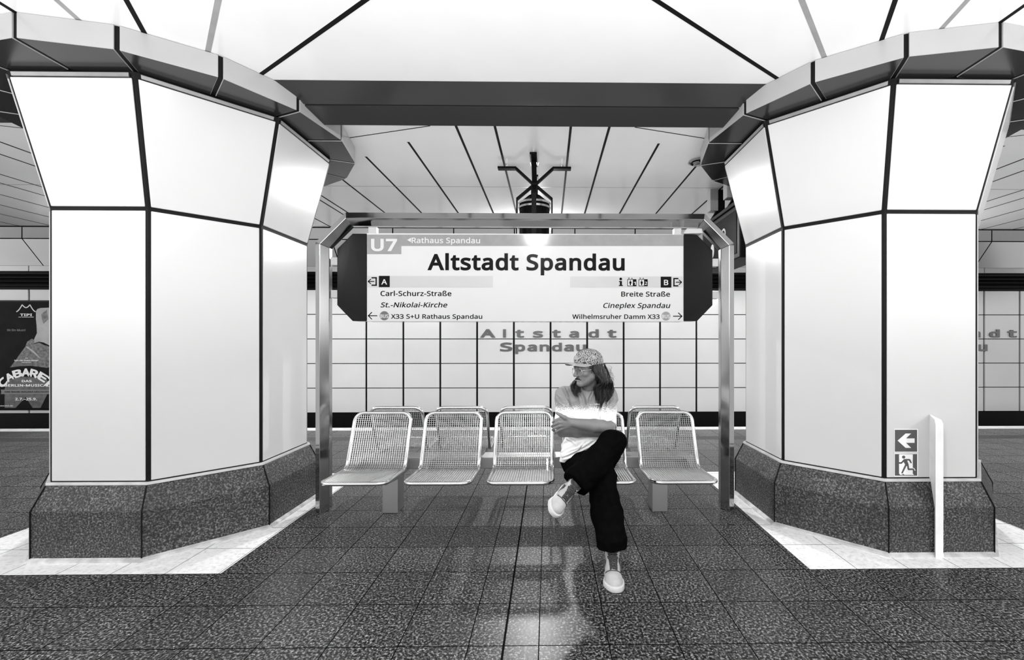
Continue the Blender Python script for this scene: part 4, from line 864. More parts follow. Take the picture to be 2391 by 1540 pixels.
def text_mesh(s, bold=0.0, extrude=1.5):
    loops = loops_of(s, bold)
    verts, edges = [], []
    for L in loops:
        n0 = len(verts)
        verts += [Vector((float(p[0]), float(p[1]))) for p in L]
        edges += [(n0 + i, n0 + (i + 1) % len(L)) for i in range(len(L))]
    vo, _, fo, _, _, _ = delaunay_2d_cdt(verts, edges, [], 0, 0.01)
    V = np.array([(v.x, v.y) for v in vo])
    T = np.array([f[:3] for f in fo])
    C = V[T].mean(1)
    wind = np.zeros(len(C), int)
    for L in loops:
        A, B_ = L, np.roll(L, -1, 0)
        for (ax_, ay_), (bx_, by_) in zip(A, B_):
            up_ = (ay_ <= C[:, 1]) & (by_ > C[:, 1])
            dn = (ay_ > C[:, 1]) & (by_ <= C[:, 1])
            side = (bx_ - ax_) * (C[:, 1] - ay_) - (C[:, 0] - ax_) * (by_ - ay_)
            wind += (up_ & (side > 0)).astype(int) - (dn & (side < 0)).astype(int)
    T = T[wind != 0]
    used, inv = np.unique(T, return_inverse=True)
    V, T = V[used], inv.reshape(-1, 3)
    n = len(V)
    vs = [(float(p[0]), float(p[1]), extrude) for p in V] + [(float(p[0]), float(p[1]), -extrude) for p in V]
    fs = [tuple(int(i) for i in t) for t in T]
    cnt = {}
    for t in fs:
        for i in range(3):
            e = (t[i], t[(i + 1) % 3])
            cnt[e] = 1
    for (i, k) in list(cnt):
        if (k, i) not in cnt:
            fs.append((i, i + n, k + n, k))
    me = bpy.data.meshes.new('text')
    me.from_pydata(vs, [], fs)
    return me


def lettering(name, s, px0, px1, ytop, ybase, Y, m, parent, bold=0.0, italic=0.0, depth=0.0015, cap=714.0):
    """write s so that it spans px0..px1 and its capitals ytop..ybase on the plane at Y"""
    words, x = [], 0.0
    for wd_ in s.split(' '):
        if wd_:
            me = text_mesh(wd_, bold)
            co = np.empty(len(me.vertices) * 3)
            me.vertices.foreach_get('co', co)
            co = co.reshape(-1, 3)
            co[:, 0] += x + italic * co[:, 1]
            words.append((me, co))
        x += sum(GL[c][0] + bold * 1.2 for c in wd_ + ' ')
    xa, xb = min(c[:, 0].min() for _, c in words), max(c[:, 0].max() for _, c in words)
    A, B = U(px0, ybase, Y), U(px1, ytop, Y)
    for me, co in words:
        out = np.empty_like(co)
        out[:, 0] = A.x + (co[:, 0] - xa) / (xb - xa) * (B.x - A.x)
        out[:, 2] = A.z + (co[:, 1] + bold) / (cap + 2 * bold) * (B.z - A.z)
        out[:, 1] = Y - np.where(co[:, 2] > 0, depth, 0.0)
        me.vertices.foreach_set('co', out.reshape(-1))
        me.update()
        link(name, me, m, parent)


def plate(name, pts, Y, m, parent, depth=0.001, origin=None):
    """flat polygon from photo pixels on the plane at Y"""
    mb = MB()
    mb.prism([U(x, y, Y) for x, y in pts], (0, -depth, 0))
    return mb.build(name, m, parent, origin=origin, fix=True)


def rect(x0, y0, x1, y1):
    return [(x0, y0), (x1, y0), (x1, y1), (x0, y1)]


def disc_pts(cx, cy, r, n=36):
    return [(cx + r * math.cos(2 * math.pi * i / n), cy + r * math.sin(2 * math.pi * i / n)) for i in range(n)]


def strokes(name, segs, w, Y, m, parent, depth=0.001):
    """straight strokes of pixel width w joined into one mark"""
    mb = MB()
    for (x0, y0, x1, y1) in segs:
        dx, dy = x1 - x0, y1 - y0
        L = math.hypot(dx, dy)
        nx, ny = -dy / L * w / 2, dx / L * w / 2
        mb.prism([U(x0 + nx, y0 + ny, Y), U(x1 + nx, y1 + ny, Y), U(x1 - nx, y1 - ny, Y), U(x0 - nx, y0 - ny, Y)], (0, -depth, 0))
    return mb.build(name, m, parent, fix=True)


# ------------------------------------------------------------------ frame of the station sign
FY = 3.385
fr = root('sign_frame', 'brushed steel gantry frame with chamfered corners standing around the bench and sign', 'frame', (X0, FY, 0))
Rz = U(1228, 510, 3.305).z
Rl, Rr = U(746, 800, 3.305).x, U(1703.5, 800, 3.305).x
CH = 0.195
path_r = [(Rl, 0.0), (Rl, Rz - CH), (Rl + CH, Rz), (Rr - CH, Rz), (Rr, Rz - CH), (Rr, 0.0)]


def off_path(d):
    t = math.tan(math.radians(22.5)) * d
    return [(Rl - d, 0), (Rl - d, Rz - CH + t), (Rl + CH - t, Rz + d), (Rr - CH + t, Rz + d), (Rr + d, Rz - CH + t), (Rr + d, 0)]


PROF = [(0.0, 3.305), (0.055, 3.352), (0.055, 3.418), (0.0, 3.465), (-0.045, 3.408), (-0.045, 3.362)]
rings = [[(off_path(d)[i][0], y, off_path(d)[i][1]) for (d, y) in PROF] for i in range(6)]


def frame_part(name, i0, i1):
    mb = MB()
    vs = []
    for i in range(i0, i1 + 1):
        vs += rings[i]
    n = len(PROF)
    fs = []
    for i in range(i1 - i0):
        for k in range(n):
            k2 = (k + 1) % n
            fs.append((i * n + k, i * n + k2, (i + 1) * n + k2, (i + 1) * n + k))
    fs.append(tuple(range(n)))
    fs.append(tuple((i1 - i0) * n + k for k in range(n - 1, -1, -1)))
    mb.add(vs, fs)
    return mb.build(name, MT['steel'], fr, bevel=0.003, fix=True)


frame_part('post', 0, 1)
frame_part('crossbeam', 1, 4)
frame_part('post', 4, 5)

# ------------------------------------------------------------------ the station sign hung in the frame
SY = 3.315
sg = root('station_sign', 'wide white station name sign with black octagonal ends hung in the steel frame', 'sign', (X0, FY, U(1228, 750, SY).z))
a, b = U(855.5, 750, SY), U(1597, 546.5, SY)
mb = MB()
mb.box((a.x, SY, a.z), (b.x, 2 * FY - SY, b.z))
mb.build('sign_box', MT['white'], sg, bevel=0.002)
for s in (0, 1):
    mb = MB()
    if s == 0:
        front = [(856, 545), (823, 545), (787, 581), (787, 712), (823, 749), (856, 749)]
    else:
        front = [(1596.5, 548), (1628, 548), (1664, 584), (1664, 712), (1628, 749), (1596.5, 749)]
    dep = [SY - 0.006, SY + 0.012, SY + 0.035, SY + 0.035, SY + 0.012, SY - 0.006]
    P = [U(x, y, d) for (x, y), d in zip(front, dep)]
    Q = [Vector((p.x, 2 * FY - p.y, p.z)) for p in P]
    n = 6
    mb.add(P + Q, [tuple(range(n)), tuple(range(2 * n - 1, n - 1, -1))] + [(i, i + n, (i + 1) % n + n, (i + 1) % n) for i in range(n)])
    mb.build('end_cap', MT['black_gloss'], sg, bevel=0.004, fix=True, label='black faceted end of the sign')
# fixing lugs between frame and sign
for rc in ((774, 601, 790, 619), (774, 677, 790, 695), (1661, 604, 1676, 622), (1661, 680, 1676, 697)):
    p, q = U(rc[0], rc[3], FY - 0.02), U(rc[2], rc[1], FY - 0.02)
    mb = MB()
    mb.box((p.x, FY - 0.03, p.z), (q.x, FY + 0.03, q.z))
    mb.build('fixing_lug', MT['alloy'], sg, bevel=0.002)
for rc in ((860, 530, 879, 547), (1574, 533, 1591, 548)):
    p, q = U(rc[0], rc[3], SY + 0.01), U(rc[2], rc[1], SY + 0.01)
    mb = MB()
    mb.box((p.x, SY + 0.01, p.z), (q.x, SY + 0.05, q.z))
    mb.build('fixing_lug', MT['alloy'], sg, bevel=0.002)
p, q = U(1597, 546, SY), U(1640, 534, SY)
mb = MB()
mb.hexa([(p.x - 0.01, SY - 0.01, p.z), (q.x, SY - 0.01, p.z + 0.004), (q.x, SY + 0.09, p.z + 0.004), (p.x - 0.01, SY + 0.09, p.z),
         (p.x + 0.02, SY - 0.01, q.z), (q.x - 0.006, SY - 0.01, q.z), (q.x - 0.006, SY + 0.09, q.z), (p.x + 0.02, SY + 0.09, q.z)])
mb.build('hinged_cover', MT['alloy'], sg, bevel=0.002, fix=True)

F1, F2 = SY - 0.0012, SY - 0.0024
plate('line_band', [(856.5, 547.5), (1596.5, 547.5), (1596.5, 574), (937, 574), (937, 593), (856.5, 593)], SY, MT['grey_print'], sg)
plate('exit_band', rect(856.5, 644, 1151, 671), SY, MT['pale_print'], sg)
plate('exit_band', rect(1331, 645, 1594, 671), SY, MT['pale_print'], sg)
lettering('line_number', 'U7', 866.5, 927.5, 551, 586, F1, MT['white'], sg, bold=30)
plate('direction_arrow', [(950.7, 560), (960, 554.8), (960, 565.2)], F1, MT['white'], sg)
lettering('destination', 'Rathaus Spandau', 961.5, 1121, 552, 567.3, F1, MT['white'], sg, bold=15)
lettering('station_name', 'Altstadt Spandau', 998, 1458.5, 585.5, 630.5, SY, MT['ink'], sg, bold=27)
plate('exit_letter_box', rect(884.7, 643.7, 910, 670), F1, MT['ink'], sg)
lettering('exit_letter', 'A', 890.5, 904, 648.5, 664, F2, MT['white'], sg, bold=14)
strokes('exit_symbol', [(860, 656.7, 874, 656.7), (859.4, 656.9, 866.2, 651), (859.4, 656.5, 866.2, 662.4)], 2.0, F1, MT['ink'], sg)
strokes('exit_symbol', [(867.5, 648.2, 880, 648.2), (878.3, 648.2, 878.3, 665.5), (867.5, 665.5, 880, 665.5)], 3.0, F1, MT['ink'], sg)
lettering('street_name', 'Carl-Schurz-Straße', 888.5, 1054, 676.5, 690.7, SY, MT['ink'], sg, bold=15)
lettering('church_name', 'St.-Nikolai-Kirche', 888.5, 1044.5, 703, 717.2, SY, MT['ink'], sg, bold=13, italic=0.2)
strokes('left_arrow', [(860, 736.8, 881, 736.8), (859.6, 737.2, 868.4, 728.6), (859.6, 736.4, 868.4, 745)], 2.1, SY, MT['ink'], sg)
plate('bus_disc', disc_pts(897.4, 736.8, 10.7), SY, MT['mid_print'], sg)
lettering('bus_mark', 'BUS', 888.3, 906.6, 731.7, 741.8, F1, MT['white'], sg, bold=24)
lettering('bus_line', 'X33 S+U Rathaus Spandau', 913, 1126, 731, 743.8, SY, MT['ink'], sg, bold=15)
plate('information_mark', disc_pts(1449.4, 650.9, 3.2, 20), F1, MT['ink'], sg)
plate('information_mark', [(1445.3, 655.7), (1452.2, 655.7), (1452.2, 665.2), (1454.4, 665.2), (1454.4, 667.5), (1445.0, 667.5), (1445.0, 665.2), (1447.2, 665.2), (1447.2, 658), (1445.3, 658)], F1, MT['ink'], sg)
for ox, dig in ((0.0, '1'), (26.3, '2')):
    strokes('lift_symbol', [(1465.8 + ox, 652.3, 1478 + ox, 652.3), (1465.8 + ox, 667.3, 1478 + ox, 667.3), (1465.6 + ox, 651.6, 1465.6 + ox, 668)], 1.4, F1, MT['ink'], sg)
    plate('lift_symbol', rect(1477.5 + ox, 651.6, 1486 + ox, 668), F1, MT['ink'], sg)
    plate('lift_symbol', rect(1466.3 + ox, 653, 1477.5 + ox, 666.6), SY - 0.0009, MT['white'], sg)
    plate('lift_symbol', disc_pts(1471.9 + ox, 654.8, 1.1, 10), F1, MT['ink'], sg)
    plate('lift_symbol', [(1469.6 + ox, 656.4), (1474.2 + ox, 656.4), (1474.6 + ox, 661), (1473.4 + ox, 662), (1473.2 + ox, 665.6), (1470.6 + ox, 665.6), (1470.4 + ox, 662), (1469.2 + ox, 661)], F1, MT['ink'], sg)
    plate('lift_symbol', [(1466.6 + ox, 648.2), (1470.4 + ox, 648.2), (1468.5 + ox, 651)], F1, MT['ink'], sg)
    plate('lift_symbol', [(1473.6 + ox, 650.6), (1477.4 + ox, 650.6), (1475.5 + ox, 647.8)], F1, MT['ink'], sg)
    lettering('lift_number', dig, 1479.6 + ox, 1484.4 + ox, 655.8, 664.8, F2, MT['white'], sg, bold=12)
plate('exit_letter_box', rect(1542.7, 645.6, 1567.5, 671), F1, MT['ink'], sg)
lettering('exit_letter', 'B', 1550.3, 1560.3, 650, 665.4, F2, MT['white'], sg, bold=14)
strokes('exit_symbol', [(1572, 650.1, 1584, 650.1), (1573.6, 650, 1573.6, 667), (1572, 667, 1584, 667)], 3.0, F1, MT['ink'], sg)
strokes('exit_symbol', [(1578, 658.6, 1591, 658.6), (1591.8, 658.8, 1585.2, 653), (1591.8, 658.4, 1585.2, 664.2)], 2.0, F1, MT['ink'], sg)
lettering('street_name', 'Breite Straße', 1450.5, 1564.3, 678, 692, SY, MT['ink'], sg, bold=15)
lettering('cinema_name', 'Cineplex Spandau', 1408.5, 1565.2, 704.5, 718.6, SY, MT['ink'], sg, bold=13, italic=0.2)
lettering('bus_line', 'Wilhelmsruher Damm X33', 1336.3, 1540, 731.3, 744.2, SY, MT['ink'], sg, bold=15)
plate('bus_disc', disc_pts(1554.9, 737.6, 10.4), SY, MT['grey_print'], sg)
lettering('bus_mark', 'BUS', 1545.8, 1564, 732.5, 742.6, F1, MT['white'], sg, bold=24)
strokes('right_arrow', [(1571.5, 737.9, 1592, 737.9), (1592.6, 738.3, 1583.6, 729.8), (1592.6, 737.5, 1583.6, 746)], 2.1, SY, MT['ink'], sg)

# ------------------------------------------------------------------ letters on the far wall
WL1 = [('A', 140, 378), ('l', 497, 541), ('t', 685, 820), ('s', 960, 1115), ('t', 1255, 1388), ('a', 1520, 1672), ('d', 1818, 1978), ('t', 2112, 2250)]
WL2 = [('S', 450, 642), ('p', 683, 838), ('a', 872, 1022), ('n', 1063, 1215), ('d', 1253, 1408), ('a', 1442, 1592), ('u', 1630, 1782)]


def wall_name(label, dpx):
    r = root('wall_lettering', label, 'lettering', (U(1280 + dpx, 800, 9.99).x, 9.99, U(1280, 800, 9.99).z), 'station names on the far wall')
    for row, yt, yb in ((WL1, 95, 247), (WL2, 302, 458)):
        for ch, xa, xb in row:
            bold = 34
            me = text_mesh(ch, bold)
            n = len(me.vertices)
            co = np.empty(n * 3)
            me.vertices.foreach_get('co', co)
            co = co.reshape(-1, 3)
            A = U(1100 + xa / 6.642, 750 + yb / 6.642, 9.995)
            B = U(1100 + xb / 6.642, 750 + yt / 6.642, 9.995)
            shift = U(1280 + dpx, 800, 9.995).x - U(1280, 800, 9.995).x
            out = np.empty_like(co)
            out[:, 0] = A.x + shift + (co[:, 0] - co[:, 0].min()) / np.ptp(co[:, 0]) * (B.x - A.x)
            asc = 766.0 if ch in 'ld' else 714.0
            out[:, 2] = A.z + (co[:, 1] + bold * 0.5) / (asc + bold) * (B.z - A.z)
            out[:, 1] = 9.996 - np.where(co[:, 2] > 0, 0.02, 0.0)
            me.vertices.foreach_set('co', out.reshape(-1))
            me.update()
            link('letter', me, MT['letters'], r)
    return r


wall_name('grey two-row station name lettered on the far wall above the seated person', 0)
wall_name('grey two-row station name on the far wall partly hidden by the right column', 938)

# ------------------------------------------------------------------ poster
PY = 9.985
pz = U(60, 957, PY).z
po = root('poster', 'large dark theatre poster on the far wall at the left behind the column', 'poster', (U(60, 830, PY).x, PY, pz))


def pp(X, Y_):
    return (X / 5.5, 690 + Y_ / 5.5)


a, b = U(-121, 957, PY), U(246, 703, PY)
mb = MB()
mb.box((a.x, PY, a.z), (b.x, 10.0, b.z))
mb.build('backing', MT['poster'], po)
mb = MB()
for (x0, y0, x1, y1) in ((-123, 701, 248, 704.5), (-123, 953, 248, 957.5), (-123, 701, -119, 957), (244, 701, 248, 957)):
    a, b = U(x0, y1, PY - 0.004), U(x1, y0, PY - 0.004)
    mb.box((a.x, PY - 0.012, a.z), (b.x, 10.0, b.z))
mb.build('poster_frame', MT['black_gloss'], po)


def pplate(name, pts, m, lay=0):
    return plate(name, [pp(x, y) for x, y in pts], PY - 0.0012 * lay, m, po, depth=0.001)


pplate('figure', [(130, 920), (200, 830), (262, 740), (330, 650), (420, 620), (600, 640), (720, 700), (760, 800), (700, 900), (600, 925), (400, 900), (250, 905)], MT['poster_lace'], 0)
pplate('figure', [(60, 1200), (100, 1080), (300, 1040), (600, 1060), (640, 1200), (520, 1440), (420, 1440), (330, 1300), (200, 1440), (60, 1440)], MT['poster_mid'], 0)
pplate('figure', [(462, 200), (480, 170), (520, 158), (700, 150), (760, 220), (740, 420), (700, 560), (640, 640), (560, 600), (500, 590), (440, 610), (438, 560), (475, 480), (470, 380), (462, 300)], MT['poster_skin'], 1)
pplate('figure', [(330, 640), (350, 590), (410, 550), (440, 570), (440, 620), (500, 600), (600, 650), (560, 720), (440, 700), (390, 740), (330, 720)], MT['poster_lace'], 2)
pplate('figure', [(330, 655), (350, 650), (450, 720), (520, 800), (505, 800), (430, 735)], MT['poster_skin'], 3)
pplate('figure', [(530, 240), (600, 180), (620, 300), (560, 360), (540, 300)], MT['poster_lace'], 2)
pplate('figure', [(130, 920), (230, 830), (420, 850), (420, 900), (300, 900)], MT['poster_mid'], 1)
# tent emblem above the house name
arc = []
for i in range(9):
    t = i / 8
    arc.append((210 + 75 * t, 205 - 90 * t ** 1.6))
for i in range(1, 9):
    t = i / 8
    arc.append((285 + 100 * t, 115 + 38 * math.sin(math.pi * t)))
for i in range(1, 9):
    t = i / 8
    arc.append((385 + 72 * t, 115 + 90 * (1 - (1 - t) ** 1.6)))
strokes('emblem', [(*pp(*arc[i]), *pp(*arc[i + 1])) for i in range(len(arc) - 1)], 2.2, PY - 0.003, MT['print_white'], po)


def ptext(s, x0, x1, y0, y1, m='print_white', bold=10, lay=3):
    A, B = pp(x0, y0), pp(x1, y1)
    return lettering('poster_text', s, A[0], B[0], A[1], B[1], PY - 0.0012 * lay, MT[m], po, bold=bold)


ptext('TIPI', 258, 412, 222, 262, bold=30)
ptext('AM KANZLERAMT', 235, 436, 268, 279, bold=26)
ptext('99 Ein Muss!', 92, 327, 422, 455, 'grey_print', bold=8)
ptext('DAS', 325, 360, 796, 806, bold=26)
ptext('TIPI AM KANZLERAMT', 182, 497, 820, 840, bold=26)
ptext('PRÄSENTIERT', 280, 402, 850, 860, bold=22)
ptext('DAS', 280, 408, 1074, 1110, bold=30)
ptext('BERLIN-MUSICAL', 56, 640, 1128, 1167, bold=30)
pplate('banner', [(10, 1205), (670, 1205), (690, 1235), (670, 1263), (10, 1263), (18, 1235)], MT['grey_print'], 3)
ptext('EINE WAHRE BERLINER GESCHICHTE', 62, 640, 1222, 1243, 'ink', bold=18, lay=5)
ptext('2.7.–25.9.', 196, 474, 1302, 1343, bold=26)
ptext('tipi-am-kanzleramt.de', -180, 165, 1402, 1420, bold=16)
# arched title
for i, ch in enumerate('CABARET'):
    ang = math.radians((i - 3) * 15.5)
    Rr_, cxp, cyp = 480.0, 335.0, 1395.0
    me = text_mesh(ch, 42)
    n = len(me.vertices)
    co = np.empty(n * 3)
    me.vertices.foreach_get('co', co)
    co = co.reshape(-1, 3)
    u = (co[:, 0] - co[:, 0].min()) / np.ptp(co[:, 0]) * 120 - 60
    v = co[:, 1] / 714.0 * 112
    px_ = cxp + (Rr_ - 115 + v) * math.sin(ang) + u * math.cos(ang)
    py_ = cyp - (Rr_ - 115 + v) * math.cos(ang) + u * math.sin(ang)
    out = np.empty_like(co)
    for j in range(n):
        w = U(px_[j] / 5.5, 690 + py_[j] / 5.5, PY)
        out[j] = (w.x, PY - 0.0045 - (0.001 if co[j, 2] > 0 else 0), w.z)
    me.vertices.foreach_set('co', out.reshape(-1))
    me.update()
    link('poster_title', me, MT['print_white'], po)

# ------------------------------------------------------------------ emergency exit signs and batten on the right column
EY = Y0 - 0.71 - 0.0005


def ep(X, Y_):
    return (2080 + X / 11.843, 990 + Y_ / 11.843)


def exit_sign(name, label, box, shapes):
    c = U(*ep((box[0] + box[2]) / 2, box[3]), EY)
    r = root(name, label, 'sign', c)
    x0, y0, x1, y1 = box
    plate('plate', [ep(x0 - 22, y0 - 22), ep(x1 + 22, y0 - 22), ep(x1 + 22, y1 + 22), ep(x0 - 22, y1 + 22)], EY, MT['print_white'], r, depth=0.0025)
    plate('field', [ep(x0, y0), ep(x1, y0), ep(x1, y1), ep(x0, y1)], EY - 0.0025, MT['mid_print'], r, depth=0.0008)
    for nm, pts, mm, lay in shapes:
        plate(nm, [ep(*q) for q in pts], EY - 0.0033 - 0.0008 * lay, MT[mm], r, depth=0.0007)
    return r


exit_sign('arrow_sign', 'square sign with a white left-pointing arrow on the right column', (112, 152, 724, 755), [
    ('arrow', [(188, 452), (410, 255), (558, 255), (418, 390), (655, 390), (655, 512), (418, 512), (560, 652), (410, 652)], 'print_white', 0)])
exit_sign('exit_sign', 'square emergency exit sign with a running figure, under the arrow sign', (112, 822, 724, 1418), [
    ('doorway', [(227, 832), (605, 832), (605, 1360), (640, 1400), (262, 1400), (227, 1362)], 'print_white', 0),
    ('running_figure', [(354 + 44 * math.cos(t / 12 * math.pi), 906 + 42 * math.sin(t / 12 * math.pi)) for t in range(24)], 'mid_print', 1),
    ('running_figure', [(227, 1046), (285, 1046), (360, 965), (385, 958), (515, 958), (540, 975), (580, 1060), (560, 1080), (540, 1070), (500, 1000), (450, 1000),
                        (490, 1110), (505, 1220), (625, 1220), (650, 1262), (480, 1266), (462, 1240), (450, 1150), (430, 1150), (330, 1352), (285, 1352), (395, 1110), (350, 1035), (300, 1090), (227, 1090)], 'mid_print', 1),
    ('running_figure', [(600, 1205), (640, 1205), (685, 1280), (655, 1276), (628, 1218), (600, 1218)], 'print_white', 1),
    ('running_figure', [(305, 1375), (345, 1368), (380, 1408), (310, 1385)], 'mid_print', 1)])

bx0, bx1 = U(2184.5, 1200, 2.585).x, U(2203.5, 1200, 2.585).x
bxb = U(2170.5, 1050, 2.679).x
prof = [(2.585, 0.0), (2.585, 0.80), (2.60, 0.825), (2.679, 0.845), (2.679, 0.447), (2.663, 0.447), (2.663, 0.428), (2.602, 0.295), (2.602, 0.026), (2.586, 0.026), (2.5855, 0.0)]
lft = [(bx0 + (bxb - bx0) * (y - 2.585) / 0.094, y, z) for y, z in prof]
rgt = [(bx1, y, z) for y, z in prof]
nb = len(prof)
mb = MB()
mb.add(lft + rgt, [tuple(range(nb)), tuple(range(2 * nb - 1, nb - 1, -1))] + [(i, i + nb, (i + 1) % nb + nb, (i + 1) % nb) for i in range(nb)])
tag(mb.build('wooden_batten', MT['wood'], None, bevel=0.003, fix=True, origin=(bx0, 2.6, 0)), 'white painted upright wooden batten against the right column, beside the exit signs', 'batten')

# ------------------------------------------------------------------ bench with five seats on either side
BX, BY = X0 - 0.006, 3.38
PITCH = 0.52
bench = root('bench', 'steel platform bench with wire mesh seats back to back under the station sign', 'bench', (BX, BY, 0))


def fillet(p0, p1, p2, r, n=8):
    p0, p1, p2 = Vector(p0), Vector(p1), Vector(p2)
    a, b = (p0 - p1).normalized(), (p2 - p1).normalized()
    th = a.angle(b)
    d = r / math.tan(th / 2)
    c = p1 + (a + b).normalized() * (r / math.sin(th / 2))
    s, e = p1 + a * d - c, p1 + b * d - c
    out = []
    for i in range(n + 1):
        t = i / n
        w = s.lerp(e, t)
        out.append(c + w.normalized() * r)
    return out


prof2 = [Vector((0.655, 0.412))] + fillet((0.655, 0.412), (0.283, 0.392), (0.128, 0.765), 0.07) + [Vector((0.128, 0.765))]
cum = [0.0]
for i in range(1, len(prof2)):
    cum.append(cum[-1] + (prof2[i] - prof2[i - 1]).length)
LEN = cum[-1]


def on_prof(s):
    s = min(max(s, 0.0), LEN)
    for i in range(1, len(cum)):
        if s <= cum[i] + 1e-9:
            t = (s - cum[i - 1]) / (cum[i] - cum[i - 1])
            return prof2[i - 1].lerp(prof2[i], t)
    return prof2[-1]


HWID, RC = 0.205, 0.062


def seat_outline():
    pts = []
    n = 7
    for cx_, cs_, a0 in ((HWID - RC, RC, -90), (HWID - RC, LEN - RC, 0), (-HWID + RC, LEN - RC, 90), (-HWID + RC, RC, 180)):
        for i in range(n + 1):
            a = math.radians(a0 + 90 * i / n)
            pts.append((cx_ + RC * math.cos(a), cs_ + RC * math.sin(a)))
        # straight piece that follows the side
        if a0 == -90:
            pts += [(HWID, RC + (LEN - 2 * RC) * i / 30) for i in range(1, 30)]
        if a0 == 90:
            pts += [(-HWID, LEN - RC - (LEN - 2 * RC) * i / 30) for i in range(1, 30)]
    return pts


def to3(x, s, lift=0.0):
    p = on_prof(s)
    return Vector((x, -p.x, p.y + lift))


def seat_meshes():
    mb = MB()
    mb.tube([to3(x, s) for x, s in seat_outline()], 0.0128, 12, closed=True)
    frame = mb.mesh('seat_frame')
    frame.materials.append(MT['chrome'])
    frame.polygons.foreach_set('use_smooth', [True] * len(frame.polygons))
    mb = MB()
    pit = 0.0153
    r = 0.0021

    def half_w(s):
        q = HWID - 0.004
        if s < RC:
            q -= RC - math.sqrt(max(0, RC * RC - (RC - s) ** 2))
        if s > LEN - RC:
            q -= RC - math.sqrt(max(0, RC * RC - (s - LEN + RC) ** 2))
        return q
    ns = int((LEN - 0.02) / pit)
    for i in range(ns + 1):
        s = 0.01 + (LEN - 0.02) * i / ns
        w = half_w(s)
        p, q = to3(-w, s), to3(w, s)
        mb.tube([p, q], r, 4, cap=False)
    nx = int(2 * (HWID - 0.012) / pit)
    for i in range(nx + 1):
        x = -(HWID - 0.012) + 2 * (HWID - 0.012) * i / nx
        s0, s1 = 0.004, LEN - 0.004
        ex = abs(x) - (HWID - RC)
        if ex > 0:
            d = RC - math.sqrt(max(0, RC * RC - ex * ex))
            s0 += d
            s1 -= d
        ss = [s0] + [c for c in cum[1:-1] if s0 < c < s1] + [s1]
        mb.tube([to3(x, s, 0.0026) for s in ss], r, 4, cap=False)
    wire = mb.mesh('wire_mesh')
    wire.materials.append(MT['wire'])
    mb = MB()
    for x in (-0.17, 0.17):
        mb.prism([(x - 0.004, -0.07, 0.335), (x - 0.004, -0.07, 0.415), (x - 0.004, -0.30, 0.376), (x - 0.004, -0.56, 0.390), (x - 0.004, -0.56, 0.372), (x - 0.004, -0.30, 0.335)], (0.008, 0, 0))
    mb.box((-0.17, -0.46, 0.378), (0.17, -0.43, 0.386))
    br = mb.mesh('bracket')
    br.materials.append(MT['steel'])
    return frame, wire, br


sf, swm, sbr = seat_meshes()
seat0 = None
for side in (0, 1):
    for k in range(-2, 3):
        s = bpy.data.objects.new('seat', sf)
        COL.objects.link(s)
        s.parent = bench
        s.location = (PITCH * k, 0, 0)
        s.rotation_euler = (0, 0, math.pi * side)
        for nm, me in (('wire_mesh', swm), ('bracket', sbr)):
            c = bpy.data.objects.new(nm, me)
            COL.objects.link(c)
            c.parent = s
mb = MB()
mb.box((BX - 1.28, BY - 0.075, 0.335), (BX + 1.28, BY + 0.075, 0.422))
mb.build('rail', MT['steel_light'], bench, bevel=0.004)
for lx in (U(911, 1197, 3.31).x, U(1541, 1197, 3.31).x):
    mb = MB()
    mb.box((lx - 0.058, BY - 0.07, 0.0), (lx + 0.058, BY + 0.07, 0.336))
    mb.build('leg', MT['steel_light'], bench, bevel=0.003)

# ------------------------------------------------------------------ hanging fixture on the cross bracket
hx, hy = U(1248, 430, 4.13).x, 4.13
hf = root('pendant_loudspeaker', 'black drum-shaped fixture hanging from a four-armed ceiling bracket above the sign', 'loudspeaker', (hx, hy, ZC))
mb = MB()
for a in range(4):
    d = Vector((math.cos(math.pi / 2 * a), math.sin(math.pi / 2 * a), 0))
    c = Vector((hx, hy, 0))
    mb.bar(c + d * 0.17 + Vector((0, 0, 2.925)), c + d * 0.345 + Vector((0, 0, 2.925)), 0.062, 0.02)
    mb.bar(c + d * 0.175 + Vector((0, 0, 2.925)), c + d * 0.0 + Vector((0, 0, 2.765)), 0.045, 0.022)
    mb.bar(c + Vector((0, 0, 2.775)), c + d * 0.165 + Vector((0, 0, 2.635)), 0.045, 0.022)
    mb.bar(c + d * 0.165 + Vector((0, 0, 2.645)), c + d * 0.165 + Vector((0, 0, 2.26)), 0.045, 0.014, up=d)
mb.box((hx - 0.032, hy - 0.032, 2.66), (hx + 0.032, hy + 0.032, 2.79))
mb.build('bracket', MT['black'], hf, bevel=0.003, fix=True)
mb = MB()
mb.lathe((hx, hy), [(0.0, 2.665), (0.06, 2.665), (0.135, 2.60), (0.142, 2.59), (0.142, 2.25), (0.0, 2.25)], 36)
mb.build('drum', MT['black_gloss'], hf, smooth=False, fix=True)
for zz in (2.585, 2.545):
    mb = MB()
    mb.lathe((hx, hy), [(0.1425, zz - 0.009), (0.152, zz - 0.009), (0.152, zz + 0.009), (0.1425, zz + 0.009), (0.1425, zz - 0.009)], 36)
    mb.build('band', MT['chrome'], hf, fix=True, label='polished band around the drum')
for a in range(4):
    d = Vector((math.cos(math.pi / 2 * a), math.sin(math.pi / 2 * a), 0))
    mb = MB()
    c = Vector((hx, hy, 0)) + d * 0.26
    mb.lathe(c, [(0.0, 2.972), (0.008, 2.972), (0.008, 2.952), (0.016, 2.952), (0.016, 2.937), (0.0, 2.937)], 12)
    mb.build('bolt', MT['chrome'], hf, fix=True)
mb = MB()
mb.lathe((hx, hy), [(0.0, 2.95), (0.035, 2.95), (0.045, 2.974), (0.0, 2.974)], 20)
mb.build('cable_gland', MT['chrome'], hf, fix=True)

